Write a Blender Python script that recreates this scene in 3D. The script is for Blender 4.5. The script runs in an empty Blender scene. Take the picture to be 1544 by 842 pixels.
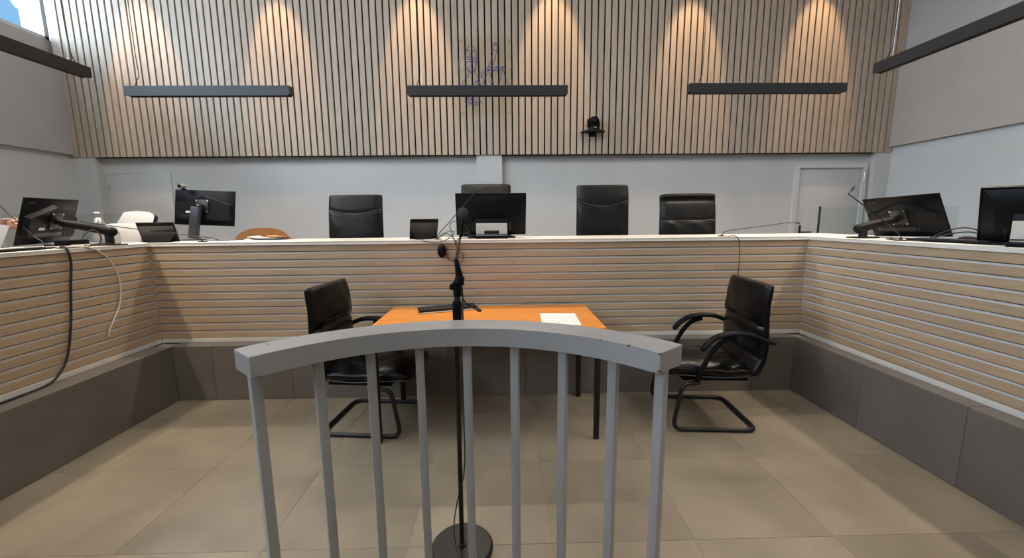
import bpy, bmesh, math, random
from mathutils import Vector, Matrix, Euler, noise
rnd = random.Random(7)
SC = bpy.context.scene
C = SC.collection
PI = math.pi
R = math.radians

# ------------------------------------------------------------------ camera
cd = bpy.data.cameras.new('camera'); cam = bpy.data.objects.new('camera', cd); C.objects.link(cam)
rx, up, fw = (0.99971277, -0.02203621, -0.00942288), (0.01257773, 0.14772902, 0.98894789), (0.02040064, 0.98878235, -0.14796375)
m = Matrix((( rx[0], up[0], -fw[0], 0), (rx[1], up[1], -fw[1], 0), (rx[2], up[2], -fw[2], 1.45), (0, 0, 0, 1)))
cam.matrix_world = m
cd.sensor_fit = 'HORIZONTAL'; cd.sensor_width = 36; cd.lens = 605.26 / 1544 * 36
cd.clip_start = .02; cd.clip_end = 200
SC.camera = cam

# ------------------------------------------------------------------ world: blue sky with bright clouds
w = bpy.data.worlds.new('sky'); SC.world = w; w.use_nodes = True
nt = w.node_tree; nt.nodes.clear()
N = nt.nodes.new
out = N('ShaderNodeOutputWorld'); bg = N('ShaderNodeBackground'); tc = N('ShaderNodeTexCoord')
nz = N('ShaderNodeTexNoise'); nz.noise_dimensions = '4D'; nz.inputs['W'].default_value = 8.5; nz.inputs['Scale'].default_value = 4.2; nz.inputs['Detail'].default_value = 6
rp = N('ShaderNodeValToRGB'); rp.color_ramp.elements[0].position = .47; rp.color_ramp.elements[1].position = .55
rp.color_ramp.elements[0].color = (.052, .118, .195, 1); rp.color_ramp.elements[1].color = (3.3, 4.1, 5.1, 1)
nt.links.new(tc.outputs['Generated'], nz.inputs['Vector']); nt.links.new(nz.outputs['Fac'], rp.inputs['Fac'])
nt.links.new(rp.outputs['Color'], bg.inputs['Color']); nt.links.new(bg.outputs['Background'], out.inputs['Surface'])
bg.inputs['Strength'].default_value = 4.7

# ------------------------------------------------------------------ exposure
SC.view_settings.view_transform = 'Standard'; SC.view_settings.look = 'None'
SC.view_settings.gamma = 1; SC.view_settings.use_curve_mapping = False
SC.view_settings.exposure = 0.0
SC.cycles.use_denoising = True
SC.cycles.denoiser = 'OPENIMAGEDENOISE'; SC.cycles.denoising_input_passes = 'RGB_ALBEDO_NORMAL'; SC.cycles.denoising_prefilter = 'ACCURATE'
SC.cycles.max_bounces = 8; SC.cycles.diffuse_bounces = 4; SC.cycles.transparent_max_bounces = 12
SC.cycles.caustics_reflective = False; SC.cycles.caustics_refractive = False
SC.cycles.sample_clamp_indirect = 4

PENDANT_W = 20.0      # per pendant
SPOT_W = 195.0
FILL_W = 60.0  # power of each added fill light
WARM = (1.0, .85, .67)

def area(name, loc, sx, sy, power, col, rot=(0, 0, 0), parent=None, spread=PI, portal=False):
    l = bpy.data.lights.new(name, 'AREA'); l.shape = 'RECTANGLE'; l.size = sx; l.size_y = sy
    l.energy = power; l.color = col; l.spread = spread
    if portal: l.cycles.is_portal = True
    o = bpy.data.objects.new(name, l); C.objects.link(o); o.location = loc; o.rotation_euler = rot
    if parent: o.parent = parent
    return o

# warm recessed spots washing the slatted wall
SPOTS = [(-4.60, 5.06), (-2.86, 5.06), (-1.09, 5.12), (.67, 5.14), (2.50, 5.06), (4.19, 5.12)]
for sx, sz in SPOTS:
    l = bpy.data.lights.new('wall_washer', 'SPOT'); l.energy = SPOT_W; l.color = (1.0, .66, .36)
    l.spot_size = R(34); l.spot_blend = .50; l.shadow_soft_size = .03
    o = bpy.data.objects.new('wall_washer', l); C.objects.link(o); o.location = (sx, 5.044, sz); o.rotation_euler = (R(20), 0, 0)
# fill lights added on the unseen ceiling to brighten floor and walls
FILLS = [(-2.2, 1.9, 1.0), (2.2, 1.9, 1.0), (-2.4, -2.4, .08), (2.4, -2.4, .08)]
for cx, cy, cf in FILLS:
    area('ceiling_fill_light', (cx, cy, 5.38), 1.2, 1.2, FILL_W * cf, (1.0, .96, .90))

# ------------------------------------------------------------------ materials
def new_mat(name):
    mt = bpy.data.materials.new(name); mt.use_nodes = True
    return mt, mt.node_tree.nodes, mt.node_tree.links, mt.node_tree.nodes['Principled BSDF']
def mat(name, col, rough=.5, metal=0, var=0, vscale=6, bump=0, bscale=200, stretch=(1, 1, 1), rand=0, spec=.5, coat=0):
    mt, n, l, b = new_mat(name)
    b.inputs['Roughness'].default_value = rough; b.inputs['Metallic'].default_value = metal
    b.inputs['Specular IOR Level'].default_value = spec
    b.inputs['Coat Weight'].default_value = coat
    b.inputs['Base Color'].default_value = (*col, 1)
    if var or bump:
        t = n.new('ShaderNodeTexCoord'); mp = n.new('ShaderNodeMapping'); mp.inputs['Scale'].default_value = stretch
        l.new(t.outputs['Object'], mp.inputs['Vector'])
        src = mp.outputs['Vector']
        if rand:
            oi = n.new('ShaderNodeObjectInfo'); ad = n.new('ShaderNodeVectorMath'); ad.operation = 'ADD'
            ml = n.new('ShaderNodeMath'); ml.operation = 'MULTIPLY'; ml.inputs[1].default_value = 37
            l.new(oi.outputs['Random'], ml.inputs[0]); l.new(src, ad.inputs[0]); l.new(ml.outputs[0], ad.inputs[1]); src = ad.outputs[0]
    if var:
        z = n.new('ShaderNodeTexNoise'); z.inputs['Scale'].default_value = vscale; z.inputs['Detail'].default_value = 5
        l.new(src, z.inputs['Vector'])
        r = n.new('ShaderNodeValToRGB'); r.color_ramp.elements[0].position = .3; r.color_ramp.elements[1].position = .7
        r.color_ramp.elements[0].color = (*[c * (1 - var) for c in col], 1); r.color_ramp.elements[1].color = (*[min(1, c * (1 + var)) for c in col], 1)
        l.new(z.outputs['Fac'], r.inputs['Fac']); oc = r.outputs['Color']
        if rand:
            hv = n.new('ShaderNodeHueSaturation'); mr = n.new('ShaderNodeMapRange')
            mr.inputs['To Min'].default_value = 1 - rand; mr.inputs['To Max'].default_value = 1 + rand
            l.new(oi.outputs['Random'], mr.inputs['Value']); l.new(mr.outputs['Result'], hv.inputs['Value']); l.new(oc, hv.inputs['Color']); oc = hv.outputs['Color']
        l.new(oc, b.inputs['Base Color'])
    if bump:
        z2 = n.new('ShaderNodeTexNoise'); z2.inputs['Scale'].default_value = bscale; z2.inputs['Detail'].default_value = 3
        bp = n.new('ShaderNodeBump'); bp.inputs['Strength'].default_value = bump; bp.inputs['Distance'].default_value = .01
        l.new(src, z2.inputs['Vector']); l.new(z2.outputs['Fac'], bp.inputs['Height']); l.new(bp.outputs['Normal'], b.inputs['Normal'])
    return mt
def glass_mat(name, tint, refl):
    mt, n, l, b = new_mat(name); n.remove(b)
    o = n['Material Output']; t = n.new('ShaderNodeBsdfTransparent'); t.inputs[0].default_value = (*tint, 1)
    g = n.new('ShaderNodeBsdfGlossy'); g.inputs['Roughness'].default_value = .02
    lw = n.new('ShaderNodeLayerWeight'); lw.inputs['Blend'].default_value = .5; pw = n.new('ShaderNodeMath'); pw.operation = 'POWER'; pw.inputs[1].default_value = 5
    f = n.new('ShaderNodeMath'); f.operation = 'MULTIPLY_ADD'; f.inputs[1].default_value = .5; f.inputs[2].default_value = refl; x = n.new('ShaderNodeMixShader')
    l.new(lw.outputs['Facing'], pw.inputs[0]); l.new(pw.outputs[0], f.inputs[0]); l.new(f.outputs[0], x.inputs[0]); l.new(t.outputs[0], x.inputs[1]); l.new(g.outputs[0], x.inputs[2]); l.new(x.outputs[0], o.inputs[0])
    return mt
def emit_mat(name, col, s):
    mt, n, l, b = new_mat(name); b.inputs['Base Color'].default_value = (*col, 1)
    b.inputs['Emission Color'].default_value = (*col, 1); b.inputs['Emission Strength'].default_value = s
    return mt
M = {}
M['plaster'] = mat('white_plaster', (.63, .625, .615), .85, var=.025, vscale=3, bump=.06, bscale=90)
M['plaster_warm'] = mat('beige_acoustic_fabric', (.47, .42, .38), .9, var=.03, vscale=4, bump=.1, bscale=300)
M['plaster_left'] = mat('grey_acoustic_fabric', (.47, .45, .445), .9, var=.03, vscale=4, bump=.1, bscale=300)
M['ceiling'] = mat('white_ceiling', (.72, .71, .69), .9)
M['felt'] = mat('black_felt', (.012, .010, .009), .95)
M['wall_slat'] = mat('pale_oak_wall_slat', (.47, .38, .298), .55, var=.10, vscale=7, stretch=(9, 9, .7), rand=.07, bump=.05, bscale=60)
M['bench_slat_x'] = mat('pale_oak_bench_slat', (.435, .315, .205), .5, var=.10, vscale=6, stretch=(.8, 12, 14), rand=.06, bump=.04, bscale=50)
M['bench_slat_y'] = mat('pale_oak_side_bench_slat', (.435, .315, .205), .5, var=.10, vscale=6, stretch=(12, .8, 14), rand=.06, bump=.04, bscale=50)
M['bench_back'] = mat('dark_joint_backing', (.10, .085, .07), .5)
M['strip_metal'] = mat('pale_joint_strip', (.60, .595, .60), .4)
M['strip'] = mat('white_base_strip', (.66, .64, .60), .5)
M['worktop'] = mat('white_laminate', (.74, .70, .645), .35, var=.02, vscale=5)
M['tile'] = mat('beige_grey_floor_tile', (.200, .165, .120), .42, var=.20, vscale=2.6, rand=.05, bump=.03, bscale=40)
M['riser'] = mat('grey_brown_riser_tile', (.150, .128, .110), .5, var=.12, vscale=2.4, rand=.05, bump=.03, bscale=40)
M['grout'] = mat('pale_grout', (.30, .26, .21), .85)
M['rail'] = mat('grey_satin_paint', (.315, .31, .31), .36, var=.03, vscale=10, bump=.02, bscale=80)
M['chip'] = mat('bare_dark_chip', (.05, .035, .03), .7)
M['beech'] = mat('orange_beech_laminate', (.70, .25, .042), .34, var=.10, vscale=5, stretch=(.9, 13, 13), bump=.02, bscale=60)
M['black_metal'] = mat('black_powder_coat', (.009, .009, .010), .38, spec=.35)
M['lamp'] = mat('charcoal_anodised_aluminium', (.018, .018, .020), .45, metal=0)
M['leather'] = mat('black_leather', (.0032, .0031, .0034), .28, var=.25, vscale=8, bump=.10, bscale=45, spec=.22)
M['chair_leather'] = mat('lit_black_leather', (.0075, .0075, .008), .40, var=.3, vscale=7, bump=.12, bscale=40, spec=.20)  # black leather made paler: the light on these backrests is in the colour
M['piping'] = mat('black_leather_piping', (.010, .010, .010), .45)
M['plastic'] = mat('black_plastic', (.005, .005, .006), .42, bump=.04, bscale=400, spec=.12)
M['gloss'] = mat('glossy_black_plastic', (.003, .003, .0045), .33, spec=.10)
M['arm'] = mat('dark_blue_grey_metal', (.030, .034, .045), .4, metal=.2)
M['steel'] = mat('brushed_steel', (.62, .61, .60), .3, metal=1)
M['silver'] = mat('silver_plastic', (.62, .59, .53), .4)
M['white_plastic'] = mat('white_plastic', (.40, .385, .37), .45)
M['paper'] = mat('white_paper', (.80, .79, .80), .8)
M['orange_card'] = mat('orange_card', (.80, .42, .17), .7)
M['brown'] = mat('brown_varnished_wood', (.27, .125, .045), .35, var=.1, vscale=5, stretch=(1, 6, 6))
M['foam'] = mat('grey_black_foam', (.055, .053, .057), .95, bump=.6, bscale=900)
M['copper'] = mat('brown_gooseneck', (.20, .085, .035), .4, metal=.3)
M['door'] = mat('white_door_paint', (.60, .60, .59), .5)
M['frame'] = mat('white_frame_paint', (.68, .68, .67), .45)
M['winframe'] = mat('light_grey_window_paint', (.66, .68, .70), .45)
M['glass'] = glass_mat('clear_glass', (.97, .985, .98), .03)
M['screen_glass'] = glass_mat('greenish_screen_glass', (.93, .955, .945), .02)
M['acrylic'] = glass_mat('clear_acrylic', (.99, .98, .95), .004)
M['ink'] = mat('violet_blue_line_paint', (.05, .04, .24), .6)
M['white_cable'] = mat('white_cable_sheath', (.62, .56, .50), .5)
M['keycap'] = mat('dark_grey_keycaps', (.020, .020, .022), .5, var=.9, vscale=120)
M['arm_black'] = mat('matt_black_arm', (.006, .006, .007), .5, spec=.15)
M['sheen'] = mat('satin_black_plastic', (.008, .008, .009), .30, spec=.6)
M['grey_plastic'] = mat('grey_plastic', (.16, .155, .15), .4)
M['red'] = mat('red_plastic', (.6, .03, .03), .4)
M['diffuser'] = emit_mat('lamp_diffuser', (1.0, .84, .66), 3.0)
M['panel'] = emit_mat('fill_panel_glow', (1.0, .93, .84), 3.0)  # glow for the added fill panels
M['spot'] = emit_mat('warm_spot_lens', (1.0, .7, .4), 6.0)
M['skin'] = mat('skin', (.56, .30, .22), .5, var=.08, vscale=20)
M['cloth'] = mat('dark_blue_cloth', (.03, .035, .06), .9)
M['hair'] = mat('dark_brown_hair', (.03, .02, .014), .6, bump=.3, bscale=80)
M['trousers'] = mat('dark_grey_trousers', (.03, .03, .032), .9)
M['logo'] = mat('dark_grey_logo', (.004, .004, .005), .3)
M['shoe'] = mat('black_shoe', (.012, .011, .010), .4)
M['rubber'] = mat('dark_rubber', (.02, .02, .02), .8)
# printed text page
mt, n, l, b = new_mat('printed_page'); b.inputs['Roughness'].default_value = .8
t = n.new('ShaderNodeTexCoord'); sp = n.new('ShaderNodeSeparateXYZ'); l.new(t.outputs['Object'], sp.inputs[0])
wv = n.new('ShaderNodeMath'); wv.operation = 'MULTIPLY'; wv.inputs[1].default_value = 330; l.new(sp.outputs['X'], wv.inputs[0])
sn = n.new('ShaderNodeMath'); sn.operation = 'SINE'; l.new(wv.outputs[0], sn.inputs[0])
g1 = n.new('ShaderNodeMath'); g1.operation = 'GREATER_THAN'; g1.inputs[1].default_value = .35; l.new(sn.outputs[0], g1.inputs[0])
nz = n.new('ShaderNodeTexNoise'); nz.inputs['Scale'].default_value = 1; mp = n.new('ShaderNodeMapping'); mp.inputs['Scale'].default_value = (30, 75, 1)
l.new(t.outputs['Object'], mp.inputs['Vector']); l.new(mp.outputs['Vector'], nz.inputs['Vector'])
g2 = n.new('ShaderNodeMath'); g2.operation = 'GREATER_THAN'; g2.inputs[1].default_value = .54; l.new(nz.outputs['Fac'], g2.inputs[0])
mu = n.new('ShaderNodeMath'); mu.operation = 'MULTIPLY'; l.new(g1.outputs[0], mu.inputs[0]); l.new(g2.outputs[0], mu.inputs[1])
mx = n.new('ShaderNodeMix'); mx.data_type = 'RGBA'; mx.inputs[6].default_value = (.82, .79, .76, 1); mx.inputs[7].default_value = (.50, .49, .50, 1)
l.new(mu.outputs[0], mx.inputs[0]); l.new(mx.outputs[2], b.inputs['Base Color'])
M['page'] = mt

# ------------------------------------------------------------------ mesh helpers
class MB:
    def __init__(s): s.bm = bmesh.new()
    def box(s, c, d, T=None, bev=0, seg=2, rot=None):
        r = bmesh.ops.create_cube(s.bm, size=1)
        vs = r['verts']; bmesh.ops.scale(s.bm, vec=d, verts=vs)
        if bev:
            es = list({e for v in vs for e in v.link_edges})
            rr = bmesh.ops.bevel(s.bm, geom=es, offset=bev, segments=seg, profile=.5, affect='EDGES')
            vs = list({v for f in rr['faces'] for v in f.verts} | {v for v in vs if v.is_valid})
        X = Matrix.Translation(c)
        if rot: X = X @ Euler(rot).to_matrix().to_4x4()
        if T: X = T @ X
        bmesh.ops.transform(s.bm, matrix=X, verts=vs); return s
    def cyl(s, p0, p1, r0, r1=None, n=20, T=None):
        p0, p1 = Vector(p0), Vector(p1); r1 = r0 if r1 is None else r1
        d = p1 - p0; q = d.to_track_quat('Z', 'Y').to_matrix().to_4x4()
        X = Matrix.Translation((p0 + p1) / 2) @ q
        if T: X = T @ X
        bmesh.ops.create_cone(s.bm, cap_ends=True, segments=n, radius1=r0, radius2=r1, depth=d.length, matrix=X); return s
    def sph(s, c, r, sc=(1, 1, 1), T=None, u=20, v=12):
        X = Matrix.Translation(c) @ Matrix.Diagonal((*sc, 1))
        if T: X = T @ X
        bmesh.ops.create_uvsphere(s.bm, u_segments=u, v_segments=v, radius=r, matrix=X); return s
    def tube(s, pts, r, n=8, T=None, flat=1.0):
        """swept tube; r number or list; flat squeezes the section vertically"""
        P = [Vector(p) for p in pts]; L = len(P)
        rr = r if isinstance(r, (list, tuple)) else [r] * L
        rings = []; prev = None
        for i in range(L):
            t = (P[min(i + 1, L - 1)] - P[max(i - 1, 0)]).normalized()
            if prev is None:
                a = Vector((0, 0, 1)) if abs(t.z) < .9 else Vector((1, 0, 0)); u = t.cross(a).normalized()
            else:
                u = (prev - t * prev.dot(t)).normalized()
            prev = u; v = t.cross(u)
            ring = []
            for k in range(n):
                a = 2 * PI * k / n
                p = P[i] + u * (rr[i] * math.cos(a)) + v * (rr[i] * flat * math.sin(a))
                ring.append(s.bm.verts.new(T @ p if T else p))
            rings.append(ring)
        for i in range(L - 1):
            for k in range(n):
                s.bm.faces.new((rings[i][k], rings[i][(k + 1) % n], rings[i + 1][(k + 1) % n], rings[i + 1][k]))
        s.bm.faces.new(list(reversed(rings[0]))); s.bm.faces.new(rings[-1]); return s
    def prism(s, poly, z0, z1, T=None, bev=0):
        a = [s.bm.verts.new((x, y, z0)) for x, y in poly]; b = [s.bm.verts.new((x, y, z1)) for x, y in poly]; k = len(poly)
        fs = [s.bm.faces.new(list(reversed(a))), s.bm.faces.new(b)]
        for i in range(k): fs.append(s.bm.faces.new((a[i], a[(i + 1) % k], b[(i + 1) % k], b[i])))
        vs = a + b
        if bev:
            rr = bmesh.ops.bevel(s.bm, geom=list({e for f in fs for e in f.edges}), offset=bev, segments=2, profile=.5, affect='EDGES')
            vs = list({v for f in rr['faces'] for v in f.verts} | {v for v in vs if v.is_valid})
        if T: bmesh.ops.transform(s.bm, matrix=T, verts=vs)
        return s
    def pad(s, path, width, thick, disp=None, ns=36, nv=28, p=3.2, pe=8, T=None):
        """cushion swept along a path in the local xz plane; width across y; disp pushes its face side"""
        P = [Vector((x, 0, z)) for x, z in path]
        seg = [0]
        for i in range(1, len(P)): seg.append(seg[-1] + (P[i] - P[i - 1]).length)
        tot = seg[-1]
        def at(t):
            d = min(max(t, 0), 1) * tot
            for i in range(1, len(P)):
                if d <= seg[i] + 1e-9:
                    f = (d - seg[i - 1]) / (seg[i] - seg[i - 1]); return P[i - 1].lerp(P[i], f)
            return P[-1]
        fw_ = width if callable(width) else (lambda t: width); ft = thick if callable(thick) else (lambda t: thick)
        rings = []
        for i in range(ns + 1):
            t = .5 - .5 * math.cos(PI * i / ns)
            c = at(t)*.5 + (at(t - .04) + at(t + .04)) * .25 if 0 < i < ns else at(t)
            d = (at(min(t + .05, 1)) - at(max(t - .05, 0))).normalized(); nn = Vector((-d.z, 0, d.x))
            if nn.dot(Vector((1, 0, 1))) < 0: nn = -nn
            e = max(0, 1 - abs(2 * t - 1) ** pe) ** (1 / pe) if 0 < i < ns else 0.0
            e = max(e, .25)
            ring = []
            for k in range(nv):
                a = 2 * PI * k / nv; ca, sa = math.cos(a), math.sin(a)
                y = math.copysign(abs(ca) ** (2 / p), ca) * fw_(t) / 2 * (1 - .10 * (1 - e)); z = math.copysign(abs(sa) ** (2 / 2.3), sa) * ft(t) / 2 * e
                if disp and sa > 0: z += disp(t, y / (fw_(t) / 2)) * min(1, sa * 1.4) * e
                q = c + nn * z + Vector((0, y, 0)); ring.append(s.bm.verts.new(T @ q if T else q))
            rings.append(ring)
        for i in range(ns):
            for k in range(nv): s.bm.faces.new((rings[i][k], rings[i][(k + 1) % nv], rings[i + 1][(k + 1) % nv], rings[i + 1][k]))
        s.bm.faces.new(list(reversed(rings[0]))); s.bm.faces.new(rings[-1]); return s
    def grid(s, fn, nu, nv, th=0):
        """sheet from fn(u,v); th gives it a thickness downwards"""
        V = [[s.bm.verts.new(fn(i / nu, j / nv)) for j in range(nv + 1)] for i in range(nu + 1)]
        for i in range(nu):
            for j in range(nv): s.bm.faces.new((V[i][j], V[i + 1][j], V[i + 1][j + 1], V[i][j + 1]))
        return s
    def mesh(s, name, material, ang=32):
        bm = s.bm; bmesh.ops.recalc_face_normals(bm, faces=bm.faces)
        for f in bm.faces: f.smooth = True
        for e in bm.edges:
            if len(e.link_faces) == 2 and e.calc_face_angle(0) > R(ang): e.smooth = False
        me = bpy.data.meshes.new(name); bm.to_mesh(me); bm.free()
        me.materials.append(material if not isinstance(material, str) else M[material]); return me
    def obj(s, name, material, parent=None, loc=None, ang=32): return link(name, s.mesh(name, material, ang), parent, loc)
def link(name, me, parent=None, loc=None, rot=None):
    o = bpy.data.objects.new(name, me); C.objects.link(o)
    if loc: o.location = loc
    if rot: o.rotation_euler = rot
    if parent: o.parent = parent
    return o
def tag(o, label=None, cat=None, group=None, kind=None):
    if label: o['label'] = label
    if cat: o['category'] = cat
    if group: o['group'] = group
    if kind: o['kind'] = kind
    return o
def thing(name, label, cat, loc=(0, 0, 0), rotz=0, group=None):
    o = bpy.data.objects.new(name, None); C.objects.link(o); o.location = loc; o.rotation_euler = (0, 0, rotz); o.empty_display_size = .1
    return tag(o, label, cat, group)
def dup(root, loc, rotz, label, group=None, name=None):
    r = root.copy(); C.objects.link(r); r.location = loc; r.rotation_euler = (0, 0, rotz); tag(r, label, None, group)
    for ch in list(root.children):
        c = ch.copy(); C.objects.link(c); c.parent = r
        for g in ch.children:
            d = g.copy(); C.objects.link(d); d.parent = c
    return r
def box(lo, hi, bev=0, seg=2):
    c = [(a + b) / 2 for a, b in zip(lo, hi)]; d = [b - a for a, b in zip(lo, hi)]
    return MB().box(c, d, bev=bev, seg=seg)
def struct(name, mb, material, parent=None):
    return tag(mb.obj(name, material, parent), kind='structure')
def smooth_path(pts, n=6):
    """Catmull-Rom through the points"""
    P = [Vector(p) for p in pts]; P = [P[0] * 2 - P[1]] + P + [P[-1] * 2 - P[-2]]; o = []
    for i in range(1, len(P) - 2):
        for k in range(n):
            t = k / n; a, b, c, d = P[i - 1], P[i], P[i + 1], P[i + 2]
            o.append(.5 * ((2 * b) + (c - a) * t + (2 * a - 5 * b + 4 * c - d) * t * t + (3 * b - a - 3 * c + d) * t ** 3))
    o.append(P[-2]); return o

# ------------------------------------------------------------------ measures
LS, RS, DS = -2.836, 2.521, 3.280        # faces of the slatted bench fronts
LT, RT, DT = -2.677, 2.413, 3.170        # faces of the tiled plinth
ZT, ZTOP, ZW = .459, 1.261, 1.285        # ledge, top of slats, worktop
YE = -.4                                 # near end of the side benches
DW, ZB, ZC = 5.644, 2.317, 5.40          # face and lower edge of the slatted wall, ceiling
YB = -6.0                                # wall behind the camera

# ------------------------------------------------------------------ floor, plinth
fl = struct('floor', box((-6.2, YB - .2, -.2), (6.2, 6.2, -.0018)), 'grout')
xs = [LT] + [-1.09 + .647 * k for k in range(-2, 6) if LT + .02 < -1.09 + .647 * k < RT - .02] + [RT]
ys = [YE + .1] + [2.844 - .617 * k for k in range(4, -1, -1)] + [DT]
G = .0012
for i in range(len(xs) - 1):
    for j in range(len(ys) - 1):
        box((xs[i] + G / 2, ys[j] + G / 2, -.012), (xs[i + 1] - G / 2, ys[j + 1] - G / 2, rnd.uniform(-.0002, .0002)), bev=.0008, seg=1).obj('tile', 'tile', fl)
box((-6.2, YB, -.012), (6.2, YE + .1, 0)).obj('rear_floor_field', 'tile', fl)
po = struct('trim_1', MB().prism([(LT - .012, YE), (LT - .012, DT + .012), (RT + .012, DT + .012), (RT + .012, YE), (4.9, YE), (4.9, 5.0), (-5.2, 5.0), (-5.2, YE)], 0, ZT - .012), 'grout')
hg = .0022
bx = [LT, -2.366, -1.74, -1.11, -.47, .173, .81, 1.45, 2.073, RT]
for a, b_ in zip(bx, bx[1:]):
    box((a + hg / 2, DT, .002), (b_ - hg / 2, DT + .012, ZT - .010), bev=.001, seg=1).obj('riser_tile', 'riser', po)
    box((a + hg / 2 - (.012 if a == LT else 0), DT, ZT - .010), (b_ - hg / 2, DS + .03, ZT), bev=.001, seg=1).obj('ledge_tile', 'riser', po)
ry = [DT] + [2.535 - .617 * k for k in range(5)] + [YE]
for a, b_ in zip(ry, ry[1:]):
    if a - b_ < .05: continue
    box((RT, b_ + hg / 2, .002), (RT + .012, a - hg / 2, ZT - .010), bev=.001, seg=1).obj('riser_tile', 'riser', po)
    box((RT, b_ + hg / 2, ZT - .010), (RS + .03, a - hg / 2 - .001, ZT), bev=.001, seg=1).obj('ledge_tile', 'riser', po)
ly = [DT, 1.87, .62, YE]
for a, b_ in zip(ly, ly[1:]):
    box((LT - .012, b_ + hg / 2, .002), (LT, a - hg / 2, ZT - .010), bev=.001, seg=1).obj('riser_tile', 'riser', po)
    box((LS - .03, b_ + hg / 2, ZT - .010), (LT, a - hg / 2 - .001, ZT), bev=.001, seg=1).obj('ledge_tile', 'riser', po)
box((-5.2, DS + .03, ZT - .012), (4.9, 5.0, ZT)).obj('podium_floor', 'riser', po)
box((-5.2, YE, ZT - .012), (LS - .03, DS + .03, ZT)).obj('podium_floor', 'riser', po)
box((RS + .03, YE, ZT - .012), (4.9, DS + .03, ZT)).obj('podium_floor', 'riser', po)

# ------------------------------------------------------------------ walls
wb = struct('wall_back', box((-6.2, 5.76, -.2), (6.2, 5.95, 5.6)), 'plaster')
box((-5.745, DW + .030, ZB + .004), (5.415, 5.76, ZC)).obj('felt_backing', 'felt', wb)
P0, PW, SW = -5.614, .08720, .0682
sme = MB().box((0, 0, 0), (SW, .022, ZC - ZB), bev=.0025, seg=1).mesh('slat', 'wall_slat')
for k in range(-1, 126):
    xc = P0 + PW * (k + .5)
    if k == -1:
        box((-5.742, DW, ZB), (P0 - .0095, DW + .022, ZC), bev=.002, seg=1).obj('slat', 'wall_slat', wb); continue
    if k == 125:
        box((P0 + PW * 125 + .0095, DW, ZB), (5.41, DW + .022, ZC), bev=.002, seg=1).obj('slat', 'wall_slat', wb); continue
    link('slat', sme, wb, (xc, DW + .011, (ZB + ZC) / 2))
box((-5.745, DW + .022, ZB), (5.415, 5.76, ZB + .004)).obj('lower_edge', 'felt', wb)
box((-.353, 5.672, ZT - .3), (-.005, 5.76, ZB)).obj('pilaster', 'plaster', wb)
box((-5.745, 5.66, -.1), (-5.44, 5.76, ZB)).obj('pilaster', 'plaster', wb)
box((5.19, 5.66, -.1), (5.415, 5.76, ZB)).obj('pilaster', 'plaster', wb)

wl = struct('wall_left', box((-6.0, YB, -.2), (-5.74, 5.76, 3.53)), 'plaster')
box((-5.80, YB, 2.347), (-5.68, DW - .001, 3.552), bev=.002, seg=1).obj('acoustic_panel', 'plaster_left', wl)
box((-6.0, YB, 3.53), (-5.80, 5.76, 3.775)).obj('sill_wall', 'plaster_left', wl)
box((-6.0, YB, 4.90), (-5.80, 5.76, 5.6)).obj('header_wall', 'plaster', wl)
wr = struct('wall_right', box((5.41, YB, -.2), (5.7, 5.76, 3.53)), 'plaster')
box((5.35, YB, 2.385), (5.47, DW - .001, 3.575), bev=.002, seg=1).obj('acoustic_panel', 'plaster_warm', wr)
box((5.41, YB, 3.53), (5.7, 5.76, 5.6)).obj('upper_wall', 'plaster_left', wr)
struct('wall_front', box((-6.2, YB - .2, -.2), (6.2, YB, 5.6)), 'plaster')
ce = struct('ceiling', box((-6.2, YB - .2, ZC), (6.2, 6.2, ZC + .25)), 'ceiling')
for sx, sz in SPOTS:
    MB().cyl((sx, 5.035, sz + .01), (sx, 5.02, ZC), .045, n=24).obj('spot_body', 'frame', ce)
for cx, cy, cf in FILLS:
    box((cx - .61, cy - .61, ZC - .012), (cx + .61, cy + .61, ZC)).obj('fill_panel', 'panel', ce)  # glowing sheet added to go with each fill light, out of view
# clerestory windows on the left
wy = [5.70, 3.75, 1.80, -.15, -2.10, -4.05]
for k in range(5):
    a, b_ = wy[k], wy[k + 1]
    wn = struct('window_%d' % (k + 1), MB(), 'winframe')
    z0, z1 = 3.775, 4.90
    f = MB()
    f.box((-5.86, (a + b_) / 2, z0 + .02), (.10, a - b_, .04)); f.box((-5.86, (a + b_) / 2, z1 - .02), (.10, a - b_, .04))
    f.box((-5.86, a - .025, (z0 + z1) / 2), (.10, .05, z1 - z0)); f.box((-5.86, b_ + .01, (z0 + z1) / 2), (.10, .02, z1 - z0))
    f.obj('window_frame', 'winframe', wn)
    box((-5.885, b_ + .02, z0 + .04), (-5.877, a - .05, z1 - .04)).obj('pane', 'glass', wn)

# doors in the back wall
d1 = struct('door_1', box((4.185, 5.742, .14), (5.09, 5.775, 2.118), bev=.002), 'door')
fr = MB()
fr.box((4.157, 5.738, 1.158), (.056, .05, 2.036)); fr.box((5.122, 5.738, 1.158), (.056, .05, 2.036)); fr.box((4.6395, 5.738, 2.148), (.909, .05, .056))
fr.obj('door_frame', 'frame', d1)
MB().cyl((5.105, 5.705, 1.93), (5.105, 5.705, 2.06), .011, n=10).obj('hinge', 'steel', d1)
hd = MB(); hd.box((4.27, 5.735, 1.255), (.03, .012, .13), bev=.003); hd.tube([(4.27, 5.73, 1.225), (4.27, 5.69, 1.225), (4.29, 5.68, 1.225), (4.40, 5.68, 1.225)], .009)
hd.obj('door_handle', 'black_metal', d1)
d2 = struct('door_2', box((-5.395, 5.748, .14), (-4.56, 5.765, 2.118), bev=.002), 'door')
gl = MB(); gl.box((-4.98, 5.752, 2.122), (.86, .018, .010)); gl.box((-4.553, 5.752, 1.13), (.010, .018, 1.98))
gl.obj('door_frame', 'frame', d2)
MB().box((-5.385, 5.742, 1.93), (.012, .02, .07)).obj('hinge', 'steel', d2)

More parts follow.
